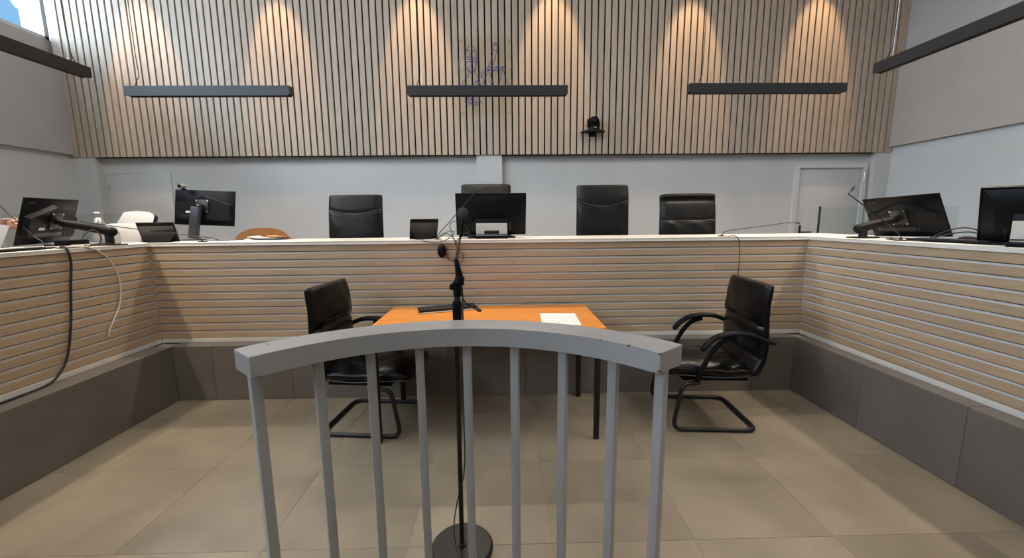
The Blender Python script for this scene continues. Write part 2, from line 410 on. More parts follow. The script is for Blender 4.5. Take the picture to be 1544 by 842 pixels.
# ------------------------------------------------------------------ bench fronts
ZL = .498
SP = (1.2115 - ZL) / 11.05
edges = [ZL + SP * k for k in range(12)] + [ZTOP]
SG = .0175                                  # open joint above each slat
def bench(name, label, axis):
    t = thing(name, label, 'bench', (0, 0, 0))
    if axis == 'x':
        box((LS, DS + .014, ZT), (RS, DS + .05, ZTOP)).obj('backing_panel', 'bench_back', t)
        box((LS, DS - .002, ZT), (RS, DS + .014, ZL - .004), bev=.002, seg=1).obj('base_strip', 'strip', t)
    elif axis == 'l':
        box((LS - .05, YE, ZT), (LS - .014, DS, ZTOP)).obj('backing_panel', 'bench_back', t)
        box((LS - .014, YE, ZT), (LS + .002, DS - .004, ZL - .004), bev=.002, seg=1).obj('base_strip', 'strip', t)
    else:
        box((RS + .014, YE, ZT), (RS + .05, DS, ZTOP)).obj('backing_panel', 'bench_back', t)
        box((RS - .002, YE, ZT), (RS + .014, DS - .004, ZL - .004), bev=.002, seg=1).obj('base_strip', 'strip', t)
    for k in range(12):
        z0, z1 = edges[k], edges[k + 1]
        if k < 11:
            z1 -= SG; za, zb_ = z1, z1 + .0122
            if axis == 'x': box((LS - .009, DS + .008, za), (RS + .009, DS + .014, zb_)).obj('joint_strip', 'strip_metal', t)
            elif axis == 'l': box((LS - .014, YE, za), (LS - .008, DS + .008, zb_)).obj('joint_strip', 'strip_metal', t)
            else: box((RS + .008, YE, za), (RS + .014, DS + .008, zb_)).obj('joint_strip', 'strip_metal', t)
        if axis == 'x':
            cuts = [LS - .0003, -1.05, .088, RS + .0003] if (11 - k) % 2 == 0 else [LS - .0003, -.482, 1.75, RS + .0003]
            for a, b_ in zip(cuts, cuts[1:]):
                box((a + .0006, DS, z0), (b_ - .0006, DS + .014, z1), bev=.0012, seg=1).obj('slat', 'bench_slat_x', t)
        else:
            x0, x1 = (LS - .014, LS) if axis == 'l' else (RS, RS + .014)
            cuts = [YE, 1.0, DS + .013] if k % 2 else [YE, .4, DS + .013]
            for a, b_ in zip(cuts, cuts[1:]):
                box((x0, a + .0006, z0), (x1, b_ - .0006, z1), bev=.0012, seg=1).obj('slat', 'bench_slat_y', t)
    return t
bench('judges_bench', 'long slatted oak bench front across the back, facing the rail', 'x')
bench('clerk_bench', 'slatted oak bench front along the left side with a black cable hanging down it', 'l')
bench('prosecutor_bench', 'slatted oak bench front along the right side, pale in the window light', 'r')
xi0, xi1, yi, xo0, xo1, yo = LS + .010, RS - .010, DS - .012, -3.42, 3.10, 3.87
wt = MB().prism([(xi0, YE), (xi0, yi), (xi1, yi), (xi1, YE), (xo1, YE), (xo1, yo), (xo0, yo), (xo0, YE)], ZTOP, ZW, bev=.002).obj('worktop', 'worktop')
tag(wt, 'continuous white worktop running round all three slatted benches', 'worktop')

# ------------------------------------------------------------------ glass screens behind the corners
def screen(x0, x1, y, label, edge):
    t = thing('glass_screen', label, 'screen', ((x0 + x1) / 2, y, ZT), 0, None)
    W = (x1 - x0) / 2
    box((-W, -.004, .01), (W, .004, 1.075)).obj('glass_pane', 'screen_glass', t)
    if edge: box((-W - .010, -.009, 0), (-W + .002, .009, 1.085), bev=.002).obj('edge_profile', 'black_metal', t)
    box((-W, -.012, 0), (W, .012, .03)).obj('floor_channel', 'steel', t)
screen(3.115, 4.51, 3.93, 'clear glass screen with a black edge strip, beside the right-hand door', True)
screen(-4.72, -3.45, 3.93, 'faint frameless glass screen behind the steel bottle at the left', False)

# ------------------------------------------------------------------ pendant lamps
def pendant(x, y, z, L, rotz, label, wires=True):
    t = thing('pendant_lamp', label, 'lamp', (x, y, z), rotz, 'black linear pendant lamps')
    h, wd, th = .082, .056, .004
    b = MB()
    b.prism([(-L / 2, 0), (-L / 2 + .014, 0 - .0), (L / 2 - .014, 0), (L / 2, 0)], 0, .001) if False else None
    def side(yc):
        poly = [(-L / 2 + .014, 0), (L / 2 - .014, 0), (L / 2, .014), (L / 2, h), (-L / 2, h), (-L / 2, .014)]
        b.prism(poly, -th / 2, th / 2, T=Matrix.Translation((0, yc, 0)) @ Matrix.Rotation(R(90), 4, 'X'))
    side(-wd / 2); side(wd / 2)
    b.box((0, 0, h - .002), (L - .004, wd, .004)); b.box((-L / 2 + .002, 0, h / 2 + .006), (.004, wd, h - .014)); b.box((L / 2 - .002, 0, h / 2 + .006), (.004, wd, h - .014))
    b.obj('housing', 'lamp', t)
    MB().box((0, 0, .006), (L - .03, wd - .006, .004)).obj('louvre', 'felt', t)
    area('pendant_light', (0, 0, .0012), L - .06, wd - .014, PENDANT_W, WARM, parent=t, spread=R(144))
    for s_ in (-1, 1):
        xx = s_ * (L / 2 - .13)
        g = MB().cyl((xx, 0, h), (xx, 0, h + .022), .006, .004, n=10).obj('wire_gripper', 'steel', t)
        MB().cyl((xx, 0, h + .02), (xx, 0, ZC - z), .0012, n=6).obj('suspension_wire', 'steel', t)
    # feed cable
    xx = -(L / 2 - .13)
    MB().tube(smooth_path([(xx - .05, 0, h), (xx - .025, 0, h + .06), (xx - .012, .01, h + .12), (xx - .01, .0, h + .5), (xx - .004, .01, ZC - z)], 5), .0030, n=6).obj('feed_cable', 'rubber', t)
    return t
pendant(-2.575, 3.80, 2.545, 1.43, 0, 'black linear pendant lamp over the left half of the back bench')
pendant(-.123, 3.80, 2.542, 1.43, 0, 'black linear pendant lamp crossing in front of the line drawing')
pendant(2.405, 3.80, 2.556, 1.43, 0, 'black linear pendant lamp over the right half of the back bench')
for k, (yy) in enumerate((3.38 - .715, .88 - .715, -1.7)):
    pendant(-3.20, yy, 2.555, 1.43, R(-90), ['black linear pendant lamp at the left edge, below the window', 'black pendant lamp over the left bench, next one back from the window corner', 'black pendant lamp at the rear end over the left bench'][k])
    pendant(3.02, yy, 2.575, 1.43, R(-90), ['black linear pendant lamp at the right edge, before the beige panel', 'black pendant lamp over the right bench, next one back from the beige panel corner', 'black pendant lamp at the rear end over the right bench'][k])

# ------------------------------------------------------------------ curved witness rail
CX, CY, RI, RO = -.153, .643, .767, .893
t = thing('witness_rail', 'curved grey painted metal witness rail with nine vertical bars', 'railing', (CX, CY, 0))
A0, A1 = R(-50.2), R(52.2)
def arcpt(r, a): return (r * math.sin(a), r * math.cos(a))
na = 44
poly = [arcpt(RO, A0 + (A1 - A0) * k / na) for k in range(na + 1)] + [arcpt(RI, A1 - (A1 - A0) * k / na) for k in range(na + 1)]
hr = MB().prism(poly, .994, 1.06, bev=.004).obj('handrail', 'rail', t, ang=20)
for a, r, zz, s_ in ((A1 - .002, RI + .001, 1.056, .004), (A1 - .0005, RI + .0012, 1.003, .0045), (A1 - .135, RI, 1.0585, .0042), (A1 - .26, RI, 1.059, .0022), (A0 + .10, RO - .03, 1.0598, .0022)):
    x, y = arcpt(r, a); MB().sph((x, y, zz), s_, (1.6, 1.2, .7), u=10, v=6).obj('paint_chip', 'chip', hr)
for a in (-48.2, -35.4, -23.6, -11.6, .7, 13.3, 26.0, 38.8, 50.2):
    x, y = arcpt(.83, R(a))
    MB().box((x, y, .498), (.031, .031, .994), bev=.002, rot=(0, 0, -R(a))).obj('bar', 'rail', t)

# ------------------------------------------------------------------ microphone stand
MX, MY = -.200, 1.594
t = thing('microphone_stand', 'black floor microphone stand with round base behind the grey rail', 'stand', (MX, MY, 0))
b = MB().cyl((0, 0, 0), (0, 0, .012), .137, n=48); b.cyl((0, 0, .012), (0, 0, .022), .137, .128, n=48); b.cyl((0, 0, .02), (0, 0, .03), .02, n=20); b.obj('base', 'black_metal', t)
MB().cyl((0, 0, .02), (.003, 0, 1.0), .0105, n=16).obj('pole', 'black_metal', t)
b = MB().box((.010, 0, 1.045), (.036, .034, .165), bev=.008); b.box((.003, -.016, 1.045), (.018, .008, .15), bev=.003); b.obj('height_clutch', 'plastic', t)
MB().cyl((.010, 0, 1.12), (.011, 0, 1.15), .0115, n=16).obj('upper_tube', 'black_metal', t)
b = MB().cyl((.012, 0, 1.145), (.012, 0, 1.172), .016, n=16); b.box((.013, 0, 1.185), (.034, .03, .04), bev=.007); b.cyl((-.004, -.02, 1.185), (-.004, .02, 1.185), .013, n=16); b.cyl((.02, 0, 1.2), (.026, 0, 1.225), .021, .018, n=16)
b.obj('swivel_clamp', 'plastic', t)
t = thing('gooseneck_microphone', 'slim gooseneck microphone with round foam ball, held in the floor stand', 'microphone', (MX, MY, 1.0))
MB().tube([(.026, 0, .19), (.022, 0, .225), (.016, 0, .265), (.011, 0, .295)], [.0155, .015, .011, .007], n=14).obj('handle', 'plastic', t)
MB().tube(smooth_path([(.011, 0, .29), (.014, 0, .315), (.024, 0, .355), (.031, 0, .385)], 4), .0042, n=10).obj('lower_neck', 'copper', t)
MB().tube(smooth_path([(.031, 0, .38), (.038, 0, .41), (.042, 0, .45)], 4), [.0058] * 9, n=10).obj('upper_neck', 'plastic', t)
MB().sph((.043, 0, .472), .0225, (1, 1, 1.12), u=28, v=18).obj('foam_windscreen', 'foam', t)
MB().tube(smooth_path([(.03, .0, .19), (.035, -.015, .15), (.034, -.02, .08), (.035, -.02, -.02), (.028, -.016, -.35), (.022, -.014, -.60), (-.005, -.016, -.72), (-.03, -.02, -.86), (-.018, -.05, -.95), (.02, -.12, -.972), (.06, -.16, -.985), (.12, -.24, -.995)], 6), .0030, n=6).obj('cable', 'rubber', t)
t = thing('lavalier_microphone', 'tiny black microphone on a thin bent stalk, clipped low on the floor stand', 'microphone', (MX, MY, 1.0))
MB().tube(smooth_path([(.03, -.01, .18), (.036, -.018, .14), (.052, -.02, .115), (.078, -.02, .098), (.092, -.02, .094)], 5), .0028, n=8).obj('stalk', 'black_metal', t)
MB().tube([(.088, -.02, .096), (.093, -.02, .0935), (.104, -.02, .087), (.107, -.02, .085)], [.0045, .007, .007, .004], n=12).obj('capsule', 'foam', t)

# ------------------------------------------------------------------ front table and what lies on it
TX0, TX1, TY0, TY1, TZ = -.875, .645, 2.44, 3.155, .765
t = thing('table', 'plain orange beech table with black square legs in the middle', 'table', ((TX0 + TX1) / 2, (TY0 + TY1) / 2, 0))
tw, td = (TX1 - TX0) / 2, (TY1 - TY0) / 2
box((-tw, -td, TZ - .028), (tw, td, TZ), bev=.003).obj('tabletop', 'beech', t)
for sx in (-1, 1):
    for sy in (-1, 1):
        cx, cy = sx * (tw - .045), sy * (td - .036)
        MB().box((cx, cy, (TZ - .03) / 2), (.034, .034, TZ - .03), bev=.002).obj('leg', 'black_metal', t)
b = MB()
for sy in (-1, 1): b.box((0, sy * (td - .05), TZ - .05), (2 * tw - .13, .022, .04))
for sx in (-1, 1): b.box((sx * (tw - .05), 0, TZ - .05), (.022, 2 * td - .13, .04))
b.obj('apron_frame', 'black_metal', t)
# keyboard
t = thing('keyboard', 'black computer keyboard lying on the orange table', 'keyboard', (-.432, 3.025, TZ), R(19))
T = Matrix.Rotation(R(3), 4, 'X')
MB().box((0, 0, .013), (.44, .15, .016), T=T, bev=.004).obj('case', 'plastic', t)
MB().box((0, -.076, .010), (.438, .006, .010), T=T, bev=.002).obj('front_edge', 'silver', t)
km = MB()
for r_ in range(6):
    for k in range(21):
        if r_ == 0 and 5 <= k <= 9: continue
        if k in (15, 18) : continue
        km.box((-.205 + k * .0205, -.056 + r_ * .0215, .0235), (.0172, .0178, .006))
km.box((-.062, -.056, .0235), (.098, .0178, .006))
tag(km.obj('keys', 'keycap', t), kind='stuff')
# page
t = thing('printed_page', 'printed white sheet lying on the right part of the orange table', 'paper', (.382, 2.68, TZ), R(-2.5))
for k in range(3): box((-.13 + k * .002, -.165 - k * .002, .0005 + k * .0012), (.12 + k * .002, .165 - k * .002, .0014 + k * .0012)).obj('sheet', 'page', t)

# ------------------------------------------------------------------ cantilever visitor chairs
def wr_back(t, v):
    d = .010 * math.cos(PI * v * .5)
    sv_ = .60 - .06 * abs(v) ** 1.5
    d -= .024 * math.exp(-((t - sv_) / .020) ** 2)          # seam between head and back pads
    d -= .012 * math.exp(-((t - .22) / .03) ** 2)
    d += .012 * math.exp(-((t - sv_ - .10) / .07) ** 2) + .008 * math.exp(-((t - sv_ + .12) / .09) ** 2)
    fan = math.atan2(t - sv_, v * .8 + .25)
    d += .0055 * math.sin(fan * 9) * math.exp(-((t - sv_) / .10) ** 2) + .004 * math.sin(13 * t + 5 * v + 2 * math.sin(4 * v)) + .005 * noise.noise((v * 3, t * 7, 1.7))
    return d
def wr_seat(t, v):
    d = .012 * math.cos(PI * v * .5)
    f = math.exp(-((t - .30) / .20) ** 2)
    d += .0085 * math.sin(10 * math.atan2(v, .25 + 1.6 * t) * 1.9 + 1.3 * math.sin(t * 7)) * f + .006 * noise.noise((v * 4, t * 6, 4.1))
    d -= .012 * math.exp(-((t - .10) / .05) ** 2)
    return d
def visitor_chair(label, loc, rz):
    t = thing('visitor_chair', label, 'chair', loc, rz, None)
    MB().pad([(-.30, .425), (-.10, .415), (.10, .425), (.26, .435), (.335, .415)], .50, .105, wr_seat, pe=9, ns=56, nv=64).obj('seat', 'leather', t, ang=60)
    MB().pad([(-.235, .40), (-.285, .50), (-.300, .62), (-.292, .75), (-.293, .88), (-.312, 1.015)], lambda s: .555 - .025 * s, lambda s: .115 - .035 * s, wr_back, pe=9, ns=64, nv=48).obj('backrest', 'leather', t, ang=60)
    pp = MB()
    for sy in (-1, 1):
        pp.tube(smooth_path([(-.28, sy * .246, .40), (-.05, sy * .249, .385), (.2, sy * .249, .40), (.335, sy * .236, .40)], 6), .005, n=6)
    pp.tube([(.345, -.236, .40), (.352, 0, .402), (.345, .236, .40)], .005, n=6)
    pp.obj('seat_piping', 'piping', t)
    MB().box((-.02, 0, .352), (.44, .40, .018), bev=.004).obj('seat_pan', 'plastic', t)
    pts = []
    def rnd_corner(p, a, b_, r, n=6):
        p, a, b_ = Vector(p), Vector(a), Vector(b_); u = (a - p).normalized() * r; v = (b_ - p).normalized() * r
        return [(p + u) * (1 - k / n) ** 2 + p * 2 * (k / n) * (1 - k / n) + (p + v) * (k / n) ** 2 for k in range(n + 1)]
    W = .258
    seq = [(.10, -W + .03, .338), (.22, -W, .338), (.275, -W, .016), (-.29, -W, .016), (-.29, W, .016), (.275, W, .016), (.22, W, .338), (.10, W - .03, .338)]
    path = [Vector(seq[0])]
    for k in range(1, len(seq) - 1): path += rnd_corner(seq[k], seq[k - 1], seq[k + 1], .045 if k in (1, 6) else .075)
    path.append(Vector(seq[-1]))
    MB().tube(path, .0145, n=12).obj('base_tube', 'black_metal', t, ang=50)
    MB().cyl((.10, -W + .03, .338), (.10, W - .03, .338), .0125, n=12).obj('cross_tube', 'black_metal', t)
    for sy in (-1, 1):
        y = sy * .262
        MB().tube(smooth_path([(.115, sy * .252, .375), (.105, y, .44), (.065, y, .53), (.02, y, .60), (-.03, y, .645), (-.10, y, .668)], 5), [.0135] * 26, n=10, flat=1.3).obj('arm_support', 'plastic', t, ang=50)
        MB().tube(smooth_path([(.115, y, .575), (.07, y, .632), (.0, y, .676), (-.10, y, .694), (-.20, y, .686), (-.30, y * 1.03, .645), (-.355, y * 1.04, .632)], 5), [.014] + [.031] * 26 + [.029, .026, .022, .012], n=12, flat=.55).obj('armrest', 'plastic', t, ang=50)
    return t
visitor_chair('black leather cantilever armchair at the left end of the orange table', (-.945, 2.80, 0), R(-6))
visitor_chair('black leather cantilever armchair standing alone in front of the right corner', (1.432, 2.78, 0), R(176))

# ------------------------------------------------------------------ judges' high-back chairs
def judge_chair(label, loc, rz, ztop, wid, seam, lean=.05, roll=0, group=None, taper=.0):
    """faces local +x ; ztop above the podium"""
    t = thing('high_back_chair', label, 'chair', (loc[0], loc[1], ZT), rz, group)
    h = ztop - ZT
    zb = .52
    def dsp(s, v):
        d = .010 * math.cos(PI * v * .5) + .0035 * noise.noise((v * 2.5, s * 6, h * 9))
        d -= .013 * math.exp(-((s - seam(v)) / .016) ** 2)
        if s < seam(v): d += .009 * noise.noise((v * 2.2 + s * 5, s * 8, h)) + .005 * math.sin(v * 6 + 11 * s + 3 * noise.noise((v, s * 3, h)))
        if roll: d += roll * math.exp(-((s - .95) / .045) ** 2) - .010 * math.exp(-((s - .885) / .02) ** 2) + .0032 * math.sin(v * 24 + 2 * math.sin(5 * v)) * math.exp(-((s - .78) / .10) ** 2) + .006 * math.sin(v * 13 + 6 * s) * math.exp(-((s - .54) / .05) ** 2)
        return d
    MB().pad([(-.20, zb), (-.235, zb + .15), (-.235, zb + .3), (-.24 - lean * .4, h - .15), (-.24 - lean, h)], lambda s: wid * (1 - taper + taper * s), lambda s: .10 - .02 * s + (roll * .8 if s > .93 else 0), dsp, ns=60, nv=72 if roll else 40, p=5, pe=14).obj('backrest', 'chair_leather', t, ang=60)
    sm = []
    for k in range(17):
        v = -1 + k / 8
        s_ = seam(v); z = zb + (h - zb) * s_
        xx = -.24 - lean * max(0, (z - (h - .35)) / .35) + .047
        sm.append((xx + .006 * math.cos(PI * v / 2), v * wid * .485, z))
    MB().tube(sm, .0055, n=6).obj('seam_piping', 'piping', t)
    MB().pad([(-.24, .50), (0, .49), (.2, .50), (.28, .48)], wid, .11, None, ns=20, nv=20).obj('seat', 'leather', t, ang=60)
    for sy in (-1, 1):
        MB().tube(smooth_path([(-.22, sy * (wid / 2 + .02), .66), (-.1, sy * (wid / 2 + .03), .70), (.1, sy * (wid / 2 + .03), .70), (.17, sy * (wid / 2 + .02), .62), (.10, sy * (wid / 2 - .01), .46)], 4), .018, n=8).obj('armrest', 'plastic', t)
    MB().cyl((0, 0, .09), (0, 0, .45), .028, n=14).obj('gas_column', 'black_metal', t)
    sb = MB()
    for k in range(5):
        a = 2 * PI * k / 5 + .3; sb.tube([(0, 0, .10), (.15 * math.cos(a), .15 * math.sin(a), .095), (.29 * math.cos(a), .29 * math.sin(a), .065)], [.026, .022, .015], n=8)
    sb.obj('star_base', 'plastic', t)
    for k in range(5):
        a = 2 * PI * k / 5 + .3; x, y = .28 * math.cos(a), .28 * math.sin(a)
        MB().cyl((x - .012 * math.sin(a), y + .012 * math.cos(a), .027), (x + .012 * math.sin(a), y - .012 * math.cos(a), .027), .027, n=14).obj('caster', 'rubber', t)
    return t
YC = 4.15
jc1 = judge_chair('black high-back leather chair with a curved seam, left of the small tablet stand', (-1.59, YC), R(-92), 1.722, .575, lambda v: .72 + .075 * v * v, taper=-.04)
judge_chair('tallest black leather chair, mostly hidden behind the centre monitor', (-.18, YC), R(-90), 1.822, .535, lambda v: .80)
judge_chair('black high-back leather chair with creased back, right of the centre monitor', (1.072, YC), R(-92), 1.805, .56, lambda v: .72 + .08 * v * v, taper=-.02)
judge_chair('black leather chair with a rolled top edge, rightmost behind the bench', (1.985, YC), R(-97), 1.70, .585, lambda v: .60 + .01 * v, lean=.07, roll=.030, taper=-.03)

# brown wooden chair
t = thing('wooden_chair', 'chair with a rounded brown wooden back behind the left bench end', 'chair', (-2.60, 4.18, ZT), R(-90))
def wb_(u, v):
    a = (v - .5) * 2; hw = .285
    zt_ = .922 - .10 * abs(a) ** 3.2
    return Vector((-.24 + .045 * a * a - .03 * u, a * hw, .60 + (zt_ - .60) * u))
b = MB()
fr_ = [[b.bm.verts.new(wb_(i / 8, j / 24)) for j in range(25)] for i in range(9)]
bk_ = [[b.bm.verts.new(wb_(i / 8, j / 24) - Vector((.016, 0, 0))) for j in range(25)] for i in range(9)]
for i in range(8):
    for j in range(24):
        b.bm.faces.new((fr_[i][j], fr_[i + 1][j], fr_[i + 1][j + 1], fr_[i][j + 1])); b.bm.faces.new((bk_[i][j], bk_[i][j + 1], bk_[i + 1][j + 1], bk_[i + 1][j]))
for j in range(24):
    b.bm.faces.new((fr_[8][j], bk_[8][j], bk_[8][j + 1], fr_[8][j + 1])); b.bm.faces.new((fr_[0][j], fr_[0][j + 1], bk_[0][j + 1], bk_[0][j]))
for i in range(8):
    b.bm.faces.new((fr_[i][0], bk_[i][0], bk_[i + 1][0], fr_[i + 1][0])); b.bm.faces.new((fr_[i][24], fr_[i + 1][24], bk_[i + 1][24], bk_[i][24]))
b.obj('backrest', 'brown', t)
MB().box((0, 0, .45), (.42, .44, .03), bev=.012).obj('seat', 'brown', t)
for sx in (-1, 1):
    for sy in (-1, 1):
        MB().cyl((sx * .20, sy * .20, 0), (sx * .17, sy * .19, .44), .012, n=10).obj('leg', 'black_metal', t)
b = MB()
for sy in (-1, 1): b.tube(smooth_path([(-.16, sy * .19, .44), (-.24, sy * .2, .52), (-.245, sy * .2, .70)], 4), .010, n=8)
b.obj('back_bracket', 'black_metal', t)

# ------------------------------------------------------------------ monitors
def pose(loc, yaw, tilt, roll): return Matrix.Translation(loc) @ Matrix.Rotation(yaw, 4, 'Z') @ Matrix.Rotation(tilt, 4, 'X') @ Matrix.Rotation(-roll, 4, 'Y')
def text_mesh(s, size, name='logo'):
    cu = bpy.data.curves.new(name, 'FONT'); cu.body = s; cu.size = size; cu.align_x = 'CENTER'; cu.align_y = 'CENTER'; cu.extrude = .0006
    o = bpy.data.objects.new(name, cu); C.objects.link(o)
    me = bpy.data.meshes.new_from_object(o.evaluated_get(bpy.context.evaluated_depsgraph_get())); bpy.data.objects.remove(o); return me
logo_me = text_mesh('AOC', .030); logo_me.materials.append(M['logo'])
def arm_monitor(label, loc, yaw, tilt, roll, base, elbow, column=False):
    t = thing('arm_monitor', label, 'monitor', (base[0], base[1], ZW)); O = Matrix.Translation((-base[0], -base[1], -ZW)); T = O @ pose(loc, yaw, tilt, roll)
    w_, h_ = .54, .32
    MB().box((0, .006, 0), (w_, .012, h_), T=T, bev=.003).obj('screen_slab', 'gloss', t)
    # raised chevron housing on the lower back
    b = MB(); Q = T @ Matrix.Rotation(R(90), 4, 'X')
    poly = [(-.235, -.115), (.235, -.115), (.255, -.09), (.255, .035), (0, .118), (-.255, .035), (-.255, -.09)]
    v0 = [b.bm.verts.new(Q @ Vector((x, y, 0))) for x, y in poly]; v1 = [b.bm.verts.new(Q @ Vector((x * .93, y * .93 - .004, .028))) for x, y in poly]
    b.bm.faces.new(v1); b.bm.faces.new(list(reversed(v0)))
    for k in range(7): b.bm.faces.new((v0[k], v0[(k + 1) % 7], v1[(k + 1) % 7], v1[k]))
    hs = b.obj('back_housing', 'plastic', t)
    b = MB(); b.box((-.05, -.029, -.085), (.28, .004, .028), T=T); b.box((.11, -.029, -.085), (.012, .006, .03), T=T); b.obj('port_recess', 'logo', hs)
    MB().box((-.12, -.0285, -.045), (.055, .001, .018), T=T).obj('rating_label', 'silver', hs)
    MB().box((0, -.032, .01), (.115, .008, .115), T=T, bev=.004).obj('mounting_plate', 'black_metal', t)
    for sx in (-1, 1):
        for sz in (-1, 1): MB().cyl((sx * .05, -.034, .01 + sz * .05), (sx * .05, -.039, .01 + sz * .05), .0065, n=10, T=T).obj('screw', 'steel', t)
    lo = link('logo', logo_me, t); lo.matrix_local = T @ Matrix.Translation((-.20, -.0006, .125)) @ Matrix.Rotation(R(90), 4, 'X')
    head = T @ Vector((0, -.055, .005)); el = Vector(elbow) - Vector((base[0], base[1], ZW))
    MB().cyl(T @ Vector((0, -.03, .005)), T @ Vector((0, -.075, .005)), .022, n=16).obj('tilt_joint', 'black_metal', t)
    if column:
        d = el; ang_ = math.atan2(d.x, d.z)
        MB().box(tuple(d * .53), (.075, .045, d.length * .94), rot=(-math.atan2(d.y, d.z), ang_, 0), bev=.008).obj('arm_column', 'arm', t)
        MB().tube([el, head], .022, n=12).obj('arm_link', 'black_metal', t)
    else:
        MB().cyl((0, 0, .008), (0, 0, el.z), .026, n=18).obj('arm_post', 'black_metal', t)
        b = MB(); b.tube([Vector((el.x, el.y, el.z)), (el + head) * .5 + Vector((0, 0, .004)), head], [.033, .031, .026], n=14, flat=1.0); b.sph(el, .036); b.obj('arm_link', 'arm_black', t)
    MB().box((0, 0, .005), (.16, .11, .010), bev=.003).obj('clamp_plate', 'black_metal', t)
    return t
arm_monitor('black flat monitor on a long black arm, leaning on the left bench', (-3.177, 2.915, 1.465), R(110), R(16.7), R(.8), (-2.915, 3.05), (-2.895, 3.05, 1.385))
arm_monitor('black flat monitor raised on an upright arm at the back left corner', (-2.735, 3.80, 1.578), R(0), R(-8), R(-2.6), (-2.80, 3.70), (-2.752, 3.722, 1.585), column=True)
arm_monitor('black flat monitor on a short black arm, on the right bench', (2.933, 2.914, 1.439), R(-86.3), R(25), R(2), (2.68, 2.95), (2.645, 2.95, 1.355))
def stand_monitor(label, loc, yaw, tilt, w_, h_, fo, bd):
    t = thing('desk_monitor', label, 'monitor', (loc[0], loc[1], ZW)); T = Matrix.Translation((-loc[0], -loc[1], -ZW)) @ pose(loc, yaw, tilt, 0)
    U = Matrix.Rotation(yaw, 4, 'Z')
    MB().box((0, .012, 0), (w_, .022, h_), T=T, bev=.004).obj('screen_slab', 'gloss', t)
    b = MB(); Q = T @ Matrix.Rotation(R(90), 4, 'X')
    A = [(-w_ / 2 + .012, -h_ / 2 + .012), (w_ / 2 - .012, -h_ / 2 + .012), (w_ / 2 - .012, h_ / 2 - .012), (-w_ / 2 + .012, h_ / 2 - .012)]
    v0 = [b.bm.verts.new(Q @ Vector((x, y, 0))) for x, y in A]; v1 = [b.bm.verts.new(Q @ Vector((x * .80, y * .74 - .02, .035))) for x, y in A]
    b.bm.faces.new(v1)
    for k in range(4): b.bm.faces.new((v0[k], v0[(k + 1) % 4], v1[(k + 1) % 4], v1[k]))
    bk = b.obj('back_shell', 'plastic', t)
    MB().box((0, -.012, h_ / 2 - .040), (.085, .012, .014), T=T, bev=.002).obj('badge', 'logo', bk)
    for sx in (-1, 1): MB().box((sx * .165, -.036, -.10), (.012, .006, .07), T=T).obj('vent_slot', 'logo', bk)
    MB().box((0, -fo + .03, .095), (.275, .05, .14), T=U, bev=.006, rot=(R(-8), 0, 0)).obj('stand_neck', 'plastic', t)
    # silver cover plate with its dark cable opening
    X = U @ Matrix.Translation((0, -fo - .005, .078)) @ Matrix.Rotation(R(8), 4, 'X')
    b = MB(); b.box((-.099, 0, 0), (.070, .008, .106), T=X); b.box((.099, 0, 0), (.070, .008, .106), T=X); b.box((0, 0, .022), (.128, .008, .062), T=X); b.box((0, 0, -.046), (.128, .008, .014), T=X)
    b.obj('silver_cover', 'silver', t)
    MB().box((0, .004, -.024), (.130, .006, .034), T=X).obj('cable_opening', 'logo', t)
    MB().box((0, -fo - bd / 2 + .035, .0125), (.275, bd, .025), T=U, bev=.003).obj('stand_base', 'gloss', t)
    MB().box((0, .04, .006), (.42, .16, .012), T=U, bev=.004).obj('stand_foot', 'gloss', t)
    return t
stand_monitor('large black monitor with a silver stand plate, in the centre of the back bench', (-.105, 3.605, 1.492), R(2.8), R(11.3), .62, .37, .115, .10)
stand_monitor('black monitor with a silver stand plate, cut off at the right edge', (2.80, 1.985, 1.445), R(-57), R(24), .54, .32, .12, .13)
# webcam
t = thing('webcam', 'small round grey webcam on the corner monitor top', 'webcam', (-2.90, 3.775, 1.748))
MB().cyl((0, -.025, .022), (0, .02, .022), .023, n=20).obj('body', 'grey_plastic', t)
MB().cyl((0, -.028, .022), (0, -.024, .022), .013, n=16).obj('lens', 'gloss', t)
MB().box((.006, .015, -.005), (.03, .03, .014), bev=.003).obj('clip', 'plastic', t)

# ------------------------------------------------------------------ tablet stands
def tablet(label, loc, yaw, tilt, w_, h_):
    t = thing('tablet_stand', label, 'tablet', (loc[0], loc[1], ZW)); T = Matrix.Translation((0, 0, loc[2] - ZW)) @ Matrix.Rotation(yaw, 4, 'Z') @ Matrix.Rotation(tilt, 4, 'X')
    MB().box((0, .005, 0), (w_, .012, h_), T=T, bev=.003).obj('tablet', 'plastic', t)
    # drum shaped rear housing
    b = MB(); prof = [(0, h_ / 2 - .02)]
    n_ = 12
    vs = []
    for k in range(n_ + 1):
        a = k / n_; z = h_ / 2 - .03 - (h_ - .04) * a; d = .055 * a ** 2.2
        hw = w_ * max(.10, .46 * (1 - a ** 3.5) ** .5)
        vs.append([b.bm.verts.new(T @ Vector((x * hw, -d - .001, z))) for x in (-1, -.6, 0, .6, 1)])
    for k in range(n_):
        for j in range(4): b.bm.faces.new((vs[k][j], vs[k][j + 1], vs[k + 1][j + 1], vs[k + 1][j]))
    for side in (0, 4):
        base = [b.bm.verts.new(T @ Vector((math.copysign(w_ * max(.10, .46 * (1 - (k / n_) ** 3.5) ** .5), side - 2), .004, h_ / 2 - .03 - (h_ - .04) * k / n_))) for k in range(n_ + 1)]
        for k in range(n_): b.bm.faces.new((vs[k][side], vs[k + 1][side], base[k + 1], base[k]))
    b.obj('curved_housing', 'sheen', t)
    U = Matrix.Rotation(yaw, 4, 'Z')
    MB().box((0, .03, .004), (w_ * .6, .10, .008), T=U, bev=.003).obj('foot', 'plastic', t)
tablet('small black tablet stand on the back bench beside the hanging mouse', (-.672, 3.45, 1.371), R(22), R(28), .235, .188)
